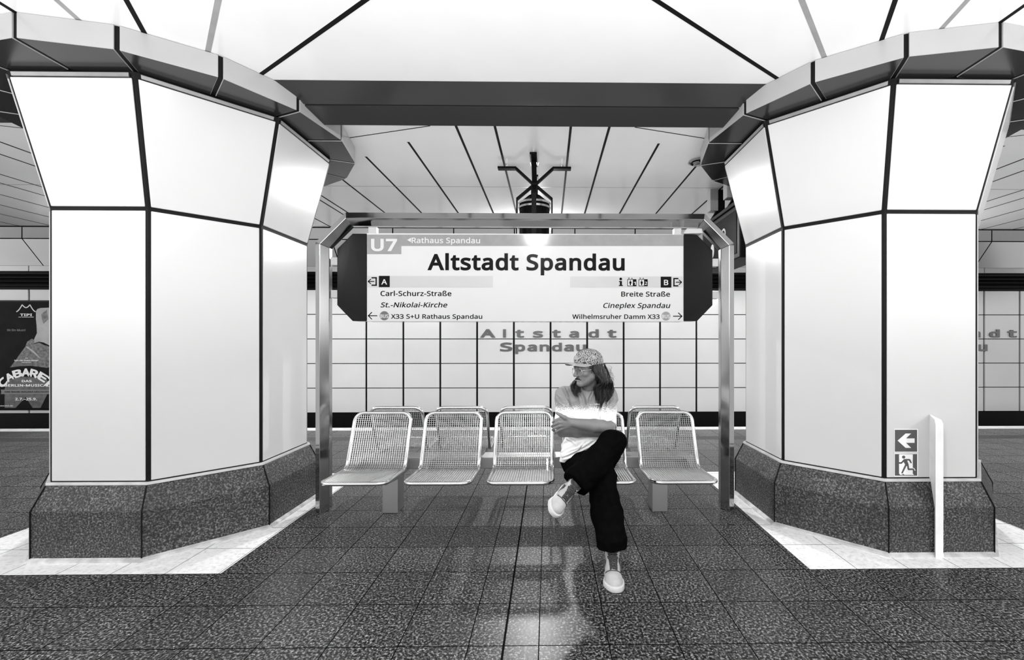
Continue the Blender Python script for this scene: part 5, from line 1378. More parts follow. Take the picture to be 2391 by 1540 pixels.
# ------------------------------------------------------------------ train indicator beside the right column
ix = 1.79
ti = root('train_indicator', 'black hanging train indicator box half hidden behind the right column', 'display', (ix + 0.12, 4.55, ZC))
mb = MB()
mb.box((ix, 4.06, 2.08), (ix + 0.26, 5.05, 2.60))
mb.build('case', MT['black'], ti, bevel=0.01)
mb = MB()
mb.box((ix - 0.006, 4.12, 2.13), (ix + 0.001, 4.99, 2.545))
mb.build('screen', MT['black_gloss'], ti, bevel=0.002)
mb = MB()
mb.box((ix - 0.025, 4.05, 2.585), (ix + 0.285, 5.06, 2.625))
mb.build('top_cover', MT['black'], ti, bevel=0.008)
for yy in (4.40, 4.85):
    mb = MB()
    mb.box((ix + 0.10, yy - 0.03, 2.62), (ix + 0.17, yy + 0.03, 2.974))
    mb.bar((ix + 0.135, yy, 2.80), (ix + 0.02, yy, 2.62), 0.03, 0.03)
    mb.bar((ix + 0.135, yy, 2.80), (ix + 0.25, yy, 2.62), 0.03, 0.03)
    mb.build('hanger', MT['black'], ti, fix=True)
    mb = MB()
    mb.box((ix + 0.00, yy - 0.05, 2.735), (ix + 0.09, yy + 0.05, 2.974))
    mb.build('junction_box', MT['alloy'], ti, bevel=0.006)
mb = MB()
cy_, cz_ = 4.42, 2.385
mb.prism([(ix - 0.0062, cy_ + 0.055 * math.cos(t / 14 * math.pi), cz_ + 0.055 * math.sin(t / 14 * math.pi)) for t in range(28)], (-0.002, 0, 0))
mb.build('round_mark', MT['white'], ti, fix=True)
mb = MB()
mb.prism([(ix - 0.0083, cy_ + 0.033 * math.cos(t / 14 * math.pi), cz_ + 0.033 * math.sin(t / 14 * math.pi)) for t in range(28)], (-0.001, 0, 0))
mb.build('round_mark', MT['ink'], ti, fix=True)
mb = MB()
mb.prism([(ix - 0.0062, 4.86, 2.31), (ix - 0.0062, 4.95, 2.36), (ix - 0.0062, 4.95, 2.26)], (-0.002, 0, 0))
mb.prism([(ix - 0.0062, 4.72 + 0.05 * math.cos(t / 10 * math.pi), 2.27 + 0.075 * math.sin(t / 10 * math.pi)) for t in range(20)], (-0.002, 0, 0))
mb.build('round_mark', MT['white'], ti, fix=True)

# small round louvre on the ceiling
vx, vy = U(1630, 378, 4.05).x, 4.05
cv = root('ceiling_vent', 'small round louvred outlet on the ceiling beside the right column', 'vent', (vx, vy, ZC))
for i, rr in enumerate((0.085, 0.062, 0.038)):
    mb = MB()
    z1 = 2.974 - 0.012 * i
    mb.lathe((vx, vy), [(rr - 0.012, z1), (rr, z1), (rr + 0.006, z1 - 0.012), (rr - 0.006, z1 - 0.012), (rr - 0.012, z1)], 28)
    mb.build('ring', MT['alloy'] if i != 1 else MT['black'], cv, fix=True)

# ================================================================== THE SEATED PERSON
class Field:
    """a solid grown from blended primitives, then skinned as one surface"""
    def __init__(self, lo, hi, h):
        self.lo, self.h = np.array(lo, float), h
        self.n = np.ceil((np.array(hi) - self.lo) / h).astype(int) + 1
        self.F = np.full(self.n, 0.2, np.float32)

    def _win(self, lo, hi, pad):
        a = np.clip(np.floor((np.array(lo) - pad - self.lo) / self.h).astype(int), 0, self.n)
        b = np.clip(np.ceil((np.array(hi) + pad - self.lo) / self.h).astype(int) + 1, 0, self.n)
        if np.any(b <= a):
            return None
        ax = [self.lo[i] + self.h * np.arange(a[i], b[i]) for i in range(3)]
        X, Y, Z = np.meshgrid(*ax, indexing='ij')
        return tuple(slice(a[i], b[i]) for i in range(3)), np.stack([X, Y, Z], -1)

    def _put(self, sl, d, k, sub):
        F = self.F[sl]
        d = d.astype(np.float32)
        if sub:
            d = -d
            h = np.clip(0.5 - 0.5 * (F - d) / k, 0, 1)
            self.F[sl] = F * (1 - h) + d * h + k * h * (1 - h)
        else:
            h = np.clip(0.5 + 0.5 * (F - d) / k, 0, 1)
            self.F[sl] = F * (1 - h) + d * h - k * h * (1 - h)

    def cone(self, a, b, ra, rb, k=0.01, sub=False, flat=None):
        """tapered limb from a to b; flat=(axis, factor) squashes it along an axis"""
        a, b = np.array(a, float), np.array(b, float)
        m = max(ra, rb)
        w = self._win(np.minimum(a, b) - m, np.maximum(a, b) + m, k * 1.5 + 0.012)
        if w is None:
            return
        sl, P = w
        ba = b - a
        L2 = max(ba @ ba, 1e-12)
        t = np.clip(((P - a) @ ba) / L2, 0, 1)
        q = P - (a + t[..., None] * ba)
        if flat is not None:
            ax = np.array(flat[0], float)
            ax /= np.linalg.norm(ax)
            q = q + ((q @ ax) * (1 / flat[1] - 1))[..., None] * ax
        d = np.sqrt((q * q).sum(-1)) - (ra + (rb - ra) * t)
        if flat is not None:
            d = d * min(1.0, flat[1] * 1.3)
        self._put(sl, d, k, sub)

    def chain(self, pts, rs, k=0.01, **kw):
        for i in range(len(pts) - 1):
            self.cone(pts[i], pts[i + 1], rs[i], rs[i + 1], k, **kw)

    def ell(self, c, r, R=None, k=0.01, sub=False):
        c, r = np.array(c, float), np.array(r, float)
        m = r.max()
        w = self._win(c - m, c + m, k * 1.5 + 0.012)
        if w is None:
            return
        sl, P = w
        q = P - c
        if R is not None:
            q = q @ np.array(R).T
        k0 = np.sqrt(((q / r) ** 2).sum(-1))
        k1 = np.sqrt(((q / (r * r)) ** 2).sum(-1)) + 1e-9
        self._put(sl, k0 * (k0 - 1) / k1, k, sub)

    def cut(self, p, n):
        """remove everything on the side of the plane that n points to"""
        p, n = np.array(p, float), np.array(n, float)
        n /= np.linalg.norm(n)
        ax = [self.lo[i] + self.h * np.arange(self.n[i]) for i in range(3)]
        d = (ax[0] - p[0])[:, None, None] * n[0] + (ax[1] - p[1])[None, :, None] * n[1] + (ax[2] - p[2])[None, None, :] * n[2]
        self.F = np.maximum(self.F, d.astype(np.float32))

    def skin(self):
        F = self.F
        S = F < 0
        nx, ny, nz = F.shape
        cnt = np.zeros((nx - 1, ny - 1, nz - 1), np.uint8)
        for i in (0, 1):
            for j in (0, 1):
                for k in (0, 1):
                    cnt += S[i:nx - 1 + i, j:ny - 1 + j, k:nz - 1 + k]
        act = np.argwhere((cnt > 0) & (cnt < 8))
        vid = np.full(cnt.shape, -1, np.int64)
        vid[act[:, 0], act[:, 1], act[:, 2]] = np.arange(len(act))
        corner = {}
        for i in (0, 1):
            for j in (0, 1):
                for k in (0, 1):
                    corner[(i, j, k)] = F[act[:, 0] + i, act[:, 1] + j, act[:, 2] + k]
        acc = np.zeros((len(act), 3))
        num = np.zeros(len(act))
        for c0 in list(corner):
            for ax in range(3):
                if c0[ax] == 1:
                    continue
                c1 = list(c0)
                c1[ax] = 1
                f0, f1 = corner[c0], corner[tuple(c1)]
                x = (f0 < 0) != (f1 < 0)
                t = np.where(x, f0 / np.where(x, f0 - f1, 1), 0)
                p = np.tile(np.array(c0, float), (len(act), 1))
                p[:, ax] += t
                acc += p * x[:, None]
                num += x
        V = self.lo + self.h * (act + acc / num[:, None])
        quads = []
        for ax in range(3):
            o1, o2 = (ax + 1) % 3, (ax + 2) % 3
            sl0 = [slice(None)] * 3
            sl1 = [slice(None)] * 3
            sl0[ax] = slice(0, -1)
            sl1[ax] = slice(1, None)
            A, B = S[tuple(sl0)], S[tuple(sl1)]
            e = np.argwhere(A != B)
            ok = (e[:, o1] > 0) & (e[:, o2] > 0) & (e[:, o1] < F.shape[o1] - 1) & (e[:, o2] < F.shape[o2] - 1)
            e = e[ok]
            ins = A[e[:, 0], e[:, 1], e[:, 2]]
            q = []
            for (d1, d2) in ((-1, -1), (0, -1), (0, 0), (-1, 0)):
                c = e.copy()
                c[:, o1] += d1
                c[:, o2] += d2
                q.append(vid[c[:, 0], c[:, 1], c[:, 2]])
            q = np.stack(q, 1)
            q[~ins] = q[~ins][:, ::-1]
            quads.append(q)
        return V, np.concatenate(quads)


def np_mesh(name, V, Q):
    me = bpy.data.meshes.new(name)
    me.vertices.add(len(V))
    me.vertices.foreach_set('co', np.ascontiguousarray(V, np.float32).reshape(-1))
    me.loops.add(Q.size)
    me.loops.foreach_set('vertex_index', np.ascontiguousarray(Q, np.int32).reshape(-1))
    me.polygons.add(len(Q))
    me.polygons.foreach_set('loop_start', np.arange(0, Q.size, 4, dtype=np.int32))
    me.polygons.foreach_set('loop_total', np.full(len(Q), 4, np.int32))
    me.update(calc_edges=True)
    me.validate()
    return me


def smooth(V, Q, it=2, f=0.5):
    n = len(V)
    E = np.concatenate([Q[:, [0, 1]], Q[:, [1, 2]], Q[:, [2, 3]], Q[:, [3, 0]]])
    deg = np.bincount(E[:, 0], minlength=n) + np.bincount(E[:, 1], minlength=n)
    for _ in range(it):
        S = np.zeros_like(V)
        for a in range(3):
            S[:, a] = np.bincount(E[:, 0], V[E[:, 1], a], n) + np.bincount(E[:, 1], V[E[:, 0], a], n)
        V = V * (1 - f) + f * S / np.maximum(deg, 1)[:, None]
    return V


def normals(V, Q):
    nn = np.cross(V[Q[:, 2]] - V[Q[:, 0]], V[Q[:, 3]] - V[Q[:, 1]])
    out = np.zeros_like(V)
    for c in range(4):
        for a in range(3):
            out[:, a] += np.bincount(Q[:, c], nn[:, a], len(V))
    return out / np.maximum(np.linalg.norm(out, axis=1), 1e-12)[:, None]


def wrinkle(V, Q, amp, scale, seed=0.0):
    """cloth folds: ridged noise along the normals"""
    nr = normals(V, Q)
    d = np.empty(len(V))
    for i, p in enumerate(V):
        q = Vector((p[0] * scale[0] + seed, p[1] * scale[1], p[2] * scale[2]))
        d[i] = 0.5 - abs(mnoise.noise(q)) * 1.6 + 0.4 * mnoise.noise(q * 2.3)
    return V + nr * (d * amp)[:, None]


def creases(V, Q, lines, Yref):
    """sharp cloth folds along pixel polylines: a groove with a raised lip on either side"""
    nr = normals(V, Q)
    d = np.zeros(len(V))
    front = np.clip((-nr[:, 1] - 0.05) / 0.3, 0, 1)
    for pts, dep, wid in lines:
        W = [np.array(U(x, y, Yref))[[0, 2]] for x, y in pts]
        L = sum(np.linalg.norm(W[i + 1] - W[i]) for i in range(len(W) - 1))
        best, along = np.full(len(V), 9.0), np.zeros(len(V))
        run = 0.0
        for i in range(len(W) - 1):
            e = W[i + 1] - W[i]
            l = np.linalg.norm(e)
            q = V[:, [0, 2]] - W[i]
            t = np.clip(q @ e / (l * l), 0, 1)
            ds = np.linalg.norm(q - t[:, None] * e, axis=1)
            m = ds < best
            best = np.where(m, ds, best)
            along = np.where(m, (run + t * l) / L, along)
            run += l
        fade = np.clip(np.minimum(along, 1 - along) * 5 + 0.15, 0, 1)
        d += front * fade * dep * (-np.exp(-(best / wid) ** 2) + 0.75 * np.exp(-((best - 2.2 * wid) / (1.1 * wid)) ** 2))
    return V + nr * d[:, None]


PR = (0.30, 3.05, 0.0)
person = root('person', 'seated person with long hair, patterned cap and black trousers, arms and legs crossed, looking left', 'person', PR)


def grow(name, fld, m, parent=person, sm=2, folds=None, label=None, lines=None, Yref=2.95):
    V, Q = fld.skin()
    V = smooth(V, Q, sm)
    if folds:
        V = wrinkle(V, Q, *folds)
    if lines:
        V = creases(V, Q, lines, Yref)
    me = np_mesh(name, V, Q)
    return link(name, me, m, parent, smooth=True, label=label)


def u(x, y, Y):
    return np.array(U(x, y, Y))


# joints
SR, SL = u(1317, 924, 3.07), u(1421, 925, 3.07)
ER, EL = u(1314, 1004, 2.93), u(1419, 996, 2.90)
WL, WR = u(1334, 986, 2.825), u(1398, 1010, 2.93)
NB = u(1374, 912, 3.07)
HR, HL = u(1342, 1076, 3.03), u(1404, 1076, 3.03)
KR, AR = u(1403, 1112, 2.66), np.array((0.358, 2.475, 0.10))
KL, AL = u(1431, 1033, 2.70), u(1336, 1136, 2.50)
# head frame
HO = u(1372.5, 861, 3.0)
th = math.radians(61)
fw = np.array((-math.sin(th), -math.cos(th), 0.0))
upv = np.array((0.0, 0.0, 1.0))
lf = np.array((math.cos(th), -math.sin(th), 0.0))
pitch = math.radians(3)
fw, upv = fw * math.cos(pitch) - upv * math.sin(pitch), upv * math.cos(pitch) + fw * math.sin(pitch)
HM = np.stack([lf, fw, upv])            # rows: left, forward, up


def hp(a, b, c):
    return HO + lf * a + fw * b + upv * c


# ---------------------------------------------------------------- body
B = Field((0.00, 2.40, 0.06), (0.56, 3.24, 1.27), 0.0030)
# trunk and hidden legs
B.ell((0.275, 3.09, 0.85), (0.155, 0.10, 0.15), k=0.02)
B.ell((0.285, 3.07, 0.66), (0.135, 0.10, 0.16), k=0.04)
B.ell((0.29, 3.06, 0.53), (0.145, 0.11, 0.09), k=0.04)
B.cone(SR, SL, 0.045, 0.045, 0.03)
B.chain([HR, KR, AR], [0.075, 0.055, 0.036], 0.02)
B.chain([HL, KL, AL], [0.075, 0.055, 0.036], 0.02)
# neck
B.cone(NB + np.array((0, 0.01, -0.02)), hp(0.0, -0.012, -0.065), 0.060, 0.054, 0.02)
B.cone(NB, SR, 0.045, 0.04, 0.03)
B.cone(NB, SL, 0.045, 0.04, 0.03)
# head
B.ell(hp(0, -0.015, 0.035), (0.074, 0.093, 0.082), HM, 0.01)
B.ell(hp(0, 0.026, -0.030), (0.060, 0.062, 0.084), HM, 0.02)
for s in (-1, 1):
    B.cone(hp(s * 0.052, -0.002, -0.052), hp(s * 0.014, 0.064, -0.096), 0.020, 0.018, 0.02)
    B.ell(hp(s * 0.045, 0.056, -0.026), (0.022, 0.020, 0.018), HM, 0.015)
    B.ell(hp(s * 0.045, 0.050, 0.004), (0.016, 0.024, 0.024), HM, 0.012)
B.ell(hp(0, 0.075, -0.097), (0.021, 0.017, 0.017), HM, 0.015)
B.cone(hp(-0.034, 0.080, 0.016), hp(0.034, 0.080, 0.016), 0.011, 0.011, 0.012)
for s in (-1, 1):
    B.ell(hp(s * 0.032, 0.096, -0.004), (0.019, 0.014, 0.012), HM, 0.010, sub=True)
    B.ell(hp(s * 0.030, 0.0690, -0.004), (0.0130, 0.0130, 0.0122), HM, 0.003)
    B.cone(hp(s * 0.044, 0.070, 0.004), hp(s * 0.018, 0.079, 0.005), 0.0055, 0.0055, 0.004)
B.cone(hp(0, 0.083, 0.010), hp(0, 0.107, -0.030), 0.0080, 0.0115, 0.010)
B.ell(hp(0, 0.107, -0.034), (0.0115, 0.012, 0.010), HM, 0.006)
for s in (-1, 1):
    B.ell(hp(s * 0.0125, 0.094, -0.037), (0.0085, 0.011, 0.0085), HM, 0.005)
B.cone(hp(-0.018, 0.082, -0.062), hp(0.018, 0.082, -0.062), 0.0068, 0.0068, 0.005)
B.cone(hp(-0.016, 0.081, -0.073), hp(0.016, 0.081, -0.073), 0.0072, 0.0072, 0.005)
B.cone(hp(-0.024, 0.086, -0.0675), hp(0.024, 0.086, -0.0675), 0.0022, 0.0022, 0.003, sub=True)
for s in (-1, 1):
    B.ell(hp(s * 0.073, -0.008, -0.014), (0.010, 0.022, 0.032), HM, 0.006)
    B.ell(hp(s * 0.083, -0.004, -0.010), (0.007, 0.012, 0.020), HM, 0.004, sub=True)
# arms
B.chain([SR, ER], [0.050, 0.043], 0.015)
B.chain([SL, EL], [0.050, 0.043], 0.015)
mid = EL * 0.62 + WL * 0.38 + np.array((0, 0, -0.004))
B.chain([EL, mid, WL], [0.045, 0.043, 0.0275], 0.012)
mid = ER * 0.6 + WR * 0.4
B.chain([ER, mid, WR], [0.044, 0.042, 0.028], 0.012)
# left hand closed on the right upper arm
kn = [u(1306.5, 977.5, 2.812), u(1305, 985.5, 2.808), u(1306, 993.5, 2.812), u(1309.5, 1001, 2.822)]
kw = [u(1328, 980, 2.818), u(1327, 985, 2.815), u(1327, 990, 2.818), u(1328, 994, 2.822)]
for i in range(4):
    B.cone(kw[i], kn[i], 0.0150, 0.0105, 0.012, flat=((0.15, 1, 0.1), 0.9))
pip = [u(1296.5, 981, 2.822), u(1293.5, 990.5, 2.822), u(1294.5, 999, 2.826), u(1299.5, 1006.5, 2.834)]
dip = [u(1291.5, 985.5, 2.858), u(1289.5, 995, 2.862), u(1291.0, 1003, 2.862), u(1296, 1009.5, 2.862)]
tip = [u(1293, 987.5, 2.885), u(1291.5, 997, 2.888), u(1293, 1005, 2.886), u(1297.5, 1011, 2.882)]
for i in range(4):
    r0 = (0.0098, 0.0100, 0.0096, 0.0086)[i]
    B.chain([kn[i], pip[i], dip[i], tip[i]], [r0 + 0.0008, r0, r0 * 0.92, r0 * 0.80], 0.0035)
B.chain([u(1331, 983, 2.818), u(1319, 974.5, 2.806), u(1308.5, 968.5, 2.808), u(1300.0, 963.5, 2.815)], [0.0150, 0.0135, 0.0108, 0.0088], 0.006)
# right hand tucked under the left arm
kq = [u(1408 + 0.5 * i, 1000 + 6.0 * i, 2.945) for i in range(4)]
for i in range(4):
    B.cone(WR + np.array((0.004, 0, 0.012 - 0.008 * i)), kq[i], 0.014, 0.0105, 0.012)
    t = u(1428 - 1.5 * abs(i - 1), 998 + 6 * i, 2.965)
    B.chain([kq[i], t, t + np.array((0.012, 0.03, 0.0))], [0.0100, 0.0092, 0.0078], 0.0035)
B.chain([WR + np.array((0.005, 0, 0.012)), u(1404, 996, 2.935), u(1411, 991, 2.945)], [0.0135, 0.0115, 0.009], 0.006)
body = grow('body', B, MT['skin'], sm=2)
del B
nv_ = len(body.data.vertices)
BV = np.empty(nv_ * 3, np.float32)
body.data.vertices.foreach_get('co', BV)
BV = BV.reshape(-1, 3) + np.array(PR)
BN = np.empty(nv_ * 3, np.float32)
body.data.vertices.foreach_get('normal', BN)
BN = BN.reshape(-1, 3)
loc = (BV - HO) @ HM.T
jaw = (loc[:, 2] > -0.122) & (loc[:, 2] < -0.074 + 0.42 * np.abs(loc[:, 0])) & (loc[:, 1] > 0.0) & (np.abs(loc[:, 0]) < 0.075)
jaw &= ~((np.abs(loc[:, 0]) < 0.026) & (loc[:, 2] > -0.080))
ids = np.nonzero(jaw)[0]
rb = random.Random(5)
mb = MB()
for i in rb.sample(list(ids), min(900, len(ids))):
    p, nn = BV[i], BN[i]
    d = -upv * 0.7 + nn * 0.45 + np.array((rb.gauss(0, 0.2), rb.gauss(0, 0.2), 0))
    mb.tube([p - nn * 0.001, p + d * 0.0030], 0.00035, 3, cap=False)
mb.build('beard', MT['hair'], person)

# eyes
for s in (-1, 1):
    mb = MB()
    c = hp(s * 0.030, 0.0702, -0.004)
    bm = bmesh.new()
    bmesh.ops.create_uvsphere(bm, u_segments=16, v_segments=10, radius=0.0127)
    me = bpy.data.meshes.new('eye')
    bm.to_mesh(me)
    bm.free()
    me.transform(Matrix.Translation(c))
    link('eye', me, MT['eye'], person, smooth=True)
    me2 = bpy.data.meshes.new('iris')
    bm = bmesh.new()
    bmesh.ops.create_uvsphere(bm, u_segments=14, v_segments=8, radius=0.0064)
    bm.to_mesh(me2)
    bm.free()
    me2.transform(Matrix.Translation(c + fw * 0.0078))
    link('iris', me2, MT['ink'], person, smooth=True)

# ---------------------------------------------------------------- T-shirt
T = Field((0.00, 2.78, 0.38), (0.56, 3.28, 1.02), 0.0031)
T.ell((0.272, 3.085, 0.86), (0.172, 0.122, 0.150), k=0.03)
T.ell((0.275, 3.065, 0.70), (0.160, 0.125, 0.150), k=0.06)
T.ell((0.275, 3.055, 0.575), (0.165, 0.140, 0.105), k=0.06)
T.cone(SR, SL, 0.058, 0.058, 0.04)
T.cone(NB + np.array((-0.012, 0.0, -0.008)), SR, 0.056, 0.052, 0.03)
T.cone(NB + np.array((0.012, 0.0, -0.008)), SL, 0.056, 0.052, 0.03)
T.cone(u(1326, 1042, 2.99), u(1318, 1078, 2.98), 0.045, 0.032, 0.03)
T.cone(u(1345, 1048, 2.94), u(1322, 1062, 2.95), 0.035, 0.035, 0.03)
for S_, E_, q in ((SR, ER, 0.86), (SL, EL, 0.82)):
    e = S_ + (E_ - S_) * q
    T.cone(S_, e, 0.060, 0.056, 0.022)
# openings: neck, sleeves, hem
T.cone(NB + np.array((0, -0.012, -0.012)), NB + np.array((0, -0.015, 0.09)), 0.062, 0.075, 0.006, sub=True)
for S_, E_, q in ((SR, ER, 0.88), (SL, EL, 0.84)):
    d = (E_ - S_) / np.linalg.norm(E_ - S_)
    e = S_ + (E_ - S_) * q
    T.cone(e + d * 0.062, e + d * 0.12, 0.062, 0.062, 0.003, sub=True)
T.cut((0.3, 3.05, 0.475), (-0.05, 0.1, -1))
FOLD = [([(1322, 908), (1328, 925), (1330, 942), (1334, 962)], 0.012, 0.0050),
        ([(1313, 908), (1322, 922), (1328, 940)], 0.008, 0.0045),
        ([(1357, 913), (1366, 930), (1369, 945), (1370, 968)], 0.011, 0.0050),
        ([(1386, 914), (1377, 928), (1373, 945)], 0.009, 0.0045),
        ([(1349, 918), (1352, 940), (1356, 965)], 0.006, 0.0045),
        ([(1424, 912), (1412, 936), (1403, 955), (1398, 975)], 0.013, 0.0050),
        ([(1429, 921), (1416, 942), (1408, 962)], 0.009, 0.0045),
        ([(1300, 926), (1312, 938), (1325, 946)], 0.007, 0.0045), ([(1299, 940), (1312, 950), (1327, 955)], 0.007, 0.0045),
        ([(1300, 958), (1314, 966), (1330, 968)], 0.006, 0.0045),
        ([(1437, 930), (1424, 940), (1414, 948)], 0.008, 0.0045), ([(1437, 948), (1424, 956), (1410, 964)], 0.008, 0.0045),
        ([(1436, 966), (1420, 972), (1406, 976)], 0.006, 0.0045),
        ([(1306, 1060), (1330, 1044), (1362, 1032)], 0.012, 0.0050), ([(1312, 1068), (1340, 1054), (1388, 1028)], 0.012, 0.0050),
        ([(1318, 1024), (1335, 1030), (1352, 1040)], 0.010, 0.0045),
        ([(1380, 1022), (1366, 1032), (1350, 1046)], 0.009, 0.0045), ([(1400, 1018), (1388, 1022), (1372, 1024)], 0.008, 0.0045)]
tee = grow('t_shirt', T, MT['shirt'], sm=2, folds=(0.0065, (10, 9, 17)), lines=FOLD)
del T
# collar rib
mb = MB()
ring = []
for i in range(40):
    a = 2 * math.pi * i / 40
    ring.append((NB[0] + 0.064 * math.cos(a), NB[1] - 0.014 + 0.060 * math.sin(a), NB[2] + 0.008 + 0.022 * math.sin(a) + 0.004))
mb.tube(ring, 0.0075, 8, closed=True)
mb.build('neck_rib', MT['rib'], tee, smooth=True)
# small white print on the chest
lettering('chest_print', 'mitra', 1388, 1401, 941, 944.2, 2.935, MT['print_white'], tee, bold=20, cap=714)

# ---------------------------------------------------------------- trousers
J = Field((-0.02, 2.34, 0.10), (0.58, 3.26, 0.80), 0.0042)
J.ell((0.282, 3.06, 0.520), (0.178, 0.150, 0.105), k=0.03)
ma = AR + (KR - AR) * 0.5
J.chain([HR, KR], [0.098, 0.088], 0.035)
J.chain([KR + np.array((0.0, -0.005, -0.01)), ma + np.array((0.006, 0, 0)), AR + np.array((0.002, 0.0, 0.075))], [0.090, 0.088, 0.082], 0.03)
cu = AR + np.array((0.002, 0.0, 0.072))
J.cone(cu, cu + np.array((0.0, 0.0, -0.030)), 0.083, 0.083, 0.006)
J.chain([HL, KL], [0.100, 0.078], 0.035)
ax = (AL - KL) / np.linalg.norm(AL - KL)
mb_ = KL + (AL - KL) * 0.5
J.chain([KL, mb_ + np.array((0, 0, -0.01)), AL - ax * 0.055], [0.080, 0.084, 0.078], 0.03)
J.cone(AL - ax * 0.075, AL - ax * 0.050, 0.082, 0.086, 0.006)
# open cuffs
J.cone(cu + np.array((0, 0, -0.09)), cu + np.array((0, 0, -0.20)), 0.084, 0.084, 0.003, sub=True)
J.cut(cu + np.array((0, 0, -0.042)), (0.02, -0.12, -1))
K = J.F.copy()
# the crossed leg's cuff is cut square to the shin
ax3 = [J.lo[i] + J.h * np.arange(J.n[i]) for i in range(3)]
pc = AL - ax * 0.022
dd = ((ax3[0] - pc[0])[:, None, None] * ax[0] + (ax3[1] - pc[1])[None, :, None] * ax[1] + (ax3[2] - pc[2])[None, None, :] * ax[2]).astype(np.float32)
near = ((ax3[0] - pc[0])[:, None, None] ** 2 + (ax3[1] - pc[1])[None, :, None] ** 2 + (ax3[2] - pc[2])[None, None, :] ** 2) < 0.135 ** 2
J.F = np.where(near & (ax3[0] < 0.215)[:, None, None], np.maximum(J.F, dd), J.F)
jeans = grow('trousers', J, MT['trousers'], sm=2, folds=(0.007, (9, 9, 13), 3.3))
del J, K, dd, near


# ---------------------------------------------------------------- shoes
def shoe(name, heel, fwd, up_, label, size=1.0):
    f = np.array(fwd, float)
    f /= np.linalg.norm(f)
    w = np.array(up_, float)
    w -= f * (w @ f)
    w /= np.linalg.norm(w)
    s = np.cross(f, w)

    def q(a, b, c):             # along, across, up from the heel's sole
        return heel + (f * a + s * b + w * c) * size
    R = np.stack([f, s, w])
    pts = [q(a, b, c) for a in (-0.03, 0.33) for b in (-0.07, 0.07) for c in (-0.02, 0.17)]
    lo, hi = np.min(pts, 0), np.max(pts, 0)
    # sole
    S_ = Field(lo, hi, 0.0028)
    for a, b, ra, rb in (((0.040, 0), (0.13, 0.004), 0.040, 0.038), ((0.13, 0.004), (0.215, 0.002), 0.038, 0.052), ((0.215, 0.002), (0.245, -0.004), 0.052, 0.046)):
        S_.cone(q(a[0], a[1], 0.014), q(b[0], b[1], 0.014), ra * size, rb * size, 0.02)
    S_.cut(q(0, 0, 0.0), -w)
    S_.cut(q(0, 0, 0.030), w)
    V, Q = S_.skin()
    V = smooth(V, Q, 2)
    # upper
    Up = Field(lo, hi, 0.0028)
    Up.chain([q(0.045, 0, 0.03), q(0.13, 0.004, 0.03), q(0.215, 0.002, 0.028), q(0.240, -0.003, 0.026)], [c * size for c in (0.036, 0.036, 0.044, 0.039)], 0.02, flat=(w, 0.85))
    Up.chain([q(0.045, 0, 0.05), q(0.058, 0, 0.12)], [0.036 * size, 0.042 * size], 0.02)
    Up.chain([q(0.075, 0, 0.092), q(0.14, 0.002, 0.058), q(0.20, 0.002, 0.036)], [0.034 * size, 0.034 * size, 0.034 * size], 0.02)
    Up.cut(q(0, 0, 0.026), -w)
    Up.cut(q(0, 0, 0.128), w * 1.0 + f * 0.15)
    Up.cone(q(0.055, 0, 0.120), q(0.058, 0, 0.17), 0.030, 0.042, 0.004, sub=True)
    V2, Q2 = Up.skin()
    V2 = smooth(V2, Q2, 2)
    up_ob = link(name, np_mesh(name, V2, Q2), MT['shoe'], person, smooth=True, label=label)
    link('sole', np_mesh('sole', V, Q), MT['sole'], up_ob, smooth=True)
    # toe seam, side stripe panels and laces follow the upper

    def top(a, b):
        """height of the upper above the sole at (along, across)"""
        h = 0.13
        while h > 0.02:
            g = (q(a, b, h) - Up.lo) / Up.h
            i = np.clip(np.round(g).astype(int), 0, Up.n - 1)
            if Up.F[tuple(i)] < 0:
                return h
            h -= 0.001
        return 0.03
    mb = MB()
    for sd in (-1, 1):
        mb.tube([q(a, b, top(a, b) + 0.001) for a, b in [(0.205 - 0.0006 * i * i * 0.3, sd * i * 0.0042) for i in range(11)]], 0.0035, 6)
        mb.tube([q(a, sd * (0.017 + (0.20 - a) * 0.02), top(a, sd * (0.017 + (0.20 - a) * 0.02)) + 0.001) for a in np.linspace(0.195, 0.105, 10)], 0.0040, 6)
    mb.build('overlay', MT['shoe_dark'], up_ob, smooth=True)
    mb = MB()
    tl = []
    for i in range(12):
        a = 0.196 - i * 0.0095
        tl.append([q(a, b, top(a, b) + 0.0012) for b in (-0.019, -0.0095, 0.0, 0.0095, 0.019)])
    mb.add([p for row in tl for p in row], [(i * 5 + c, i * 5 + c + 1, i * 5 + c + 6, i * 5 + c + 5) for i in range(11) for c in range(4)])
    mb.build('tongue', MT['shoe_dark'], up_ob, smooth=True)
    mb = MB()
    for i in range(7):
        a = 0.188 - i * 0.0135
        wd = 0.019 + i * 0.0012
        sg_ = 1 if i % 2 else -1
        path = []
        for j in range(7):
            b = -wd + 2 * wd * j / 6
            aa = a + sg_ * 0.005 * (j / 3 - 1)
            path.append(q(aa, b, top(aa, b) + 0.003 + 0.002 * math.sin(math.pi * j / 6)))
        mb.tube(path, 0.0036, 6)
        path = []
        for j in range(7):
            b = -wd + 2 * wd * j / 6
            aa = a - sg_ * 0.005 * (j / 3 - 1)
            path.append(q(aa, b, top(aa, b) + 0.0045 + 0.002 * math.sin(math.pi * j / 6)))
        mb.tube(path, 0.0036, 6)
    for sd in (-1, 1):
        lp = [q(0.105, 0.004 * sd, top(0.105, 0) + 0.006)] + [q(0.105 + 0.02 * math.sin(t), sd * (0.008 + 0.020 * math.sin(t * 0.5)), top(0.105 + 0.02 * math.sin(t), sd * (0.008 + 0.02 * math.sin(t * 0.5))) + 0.006) for t in np.linspace(0.3, 2.9, 9)]
        mb.tube(lp, 0.0028, 6)
    mb.build('laces', MT['lace'], up_ob, smooth=True)
    mb = MB()
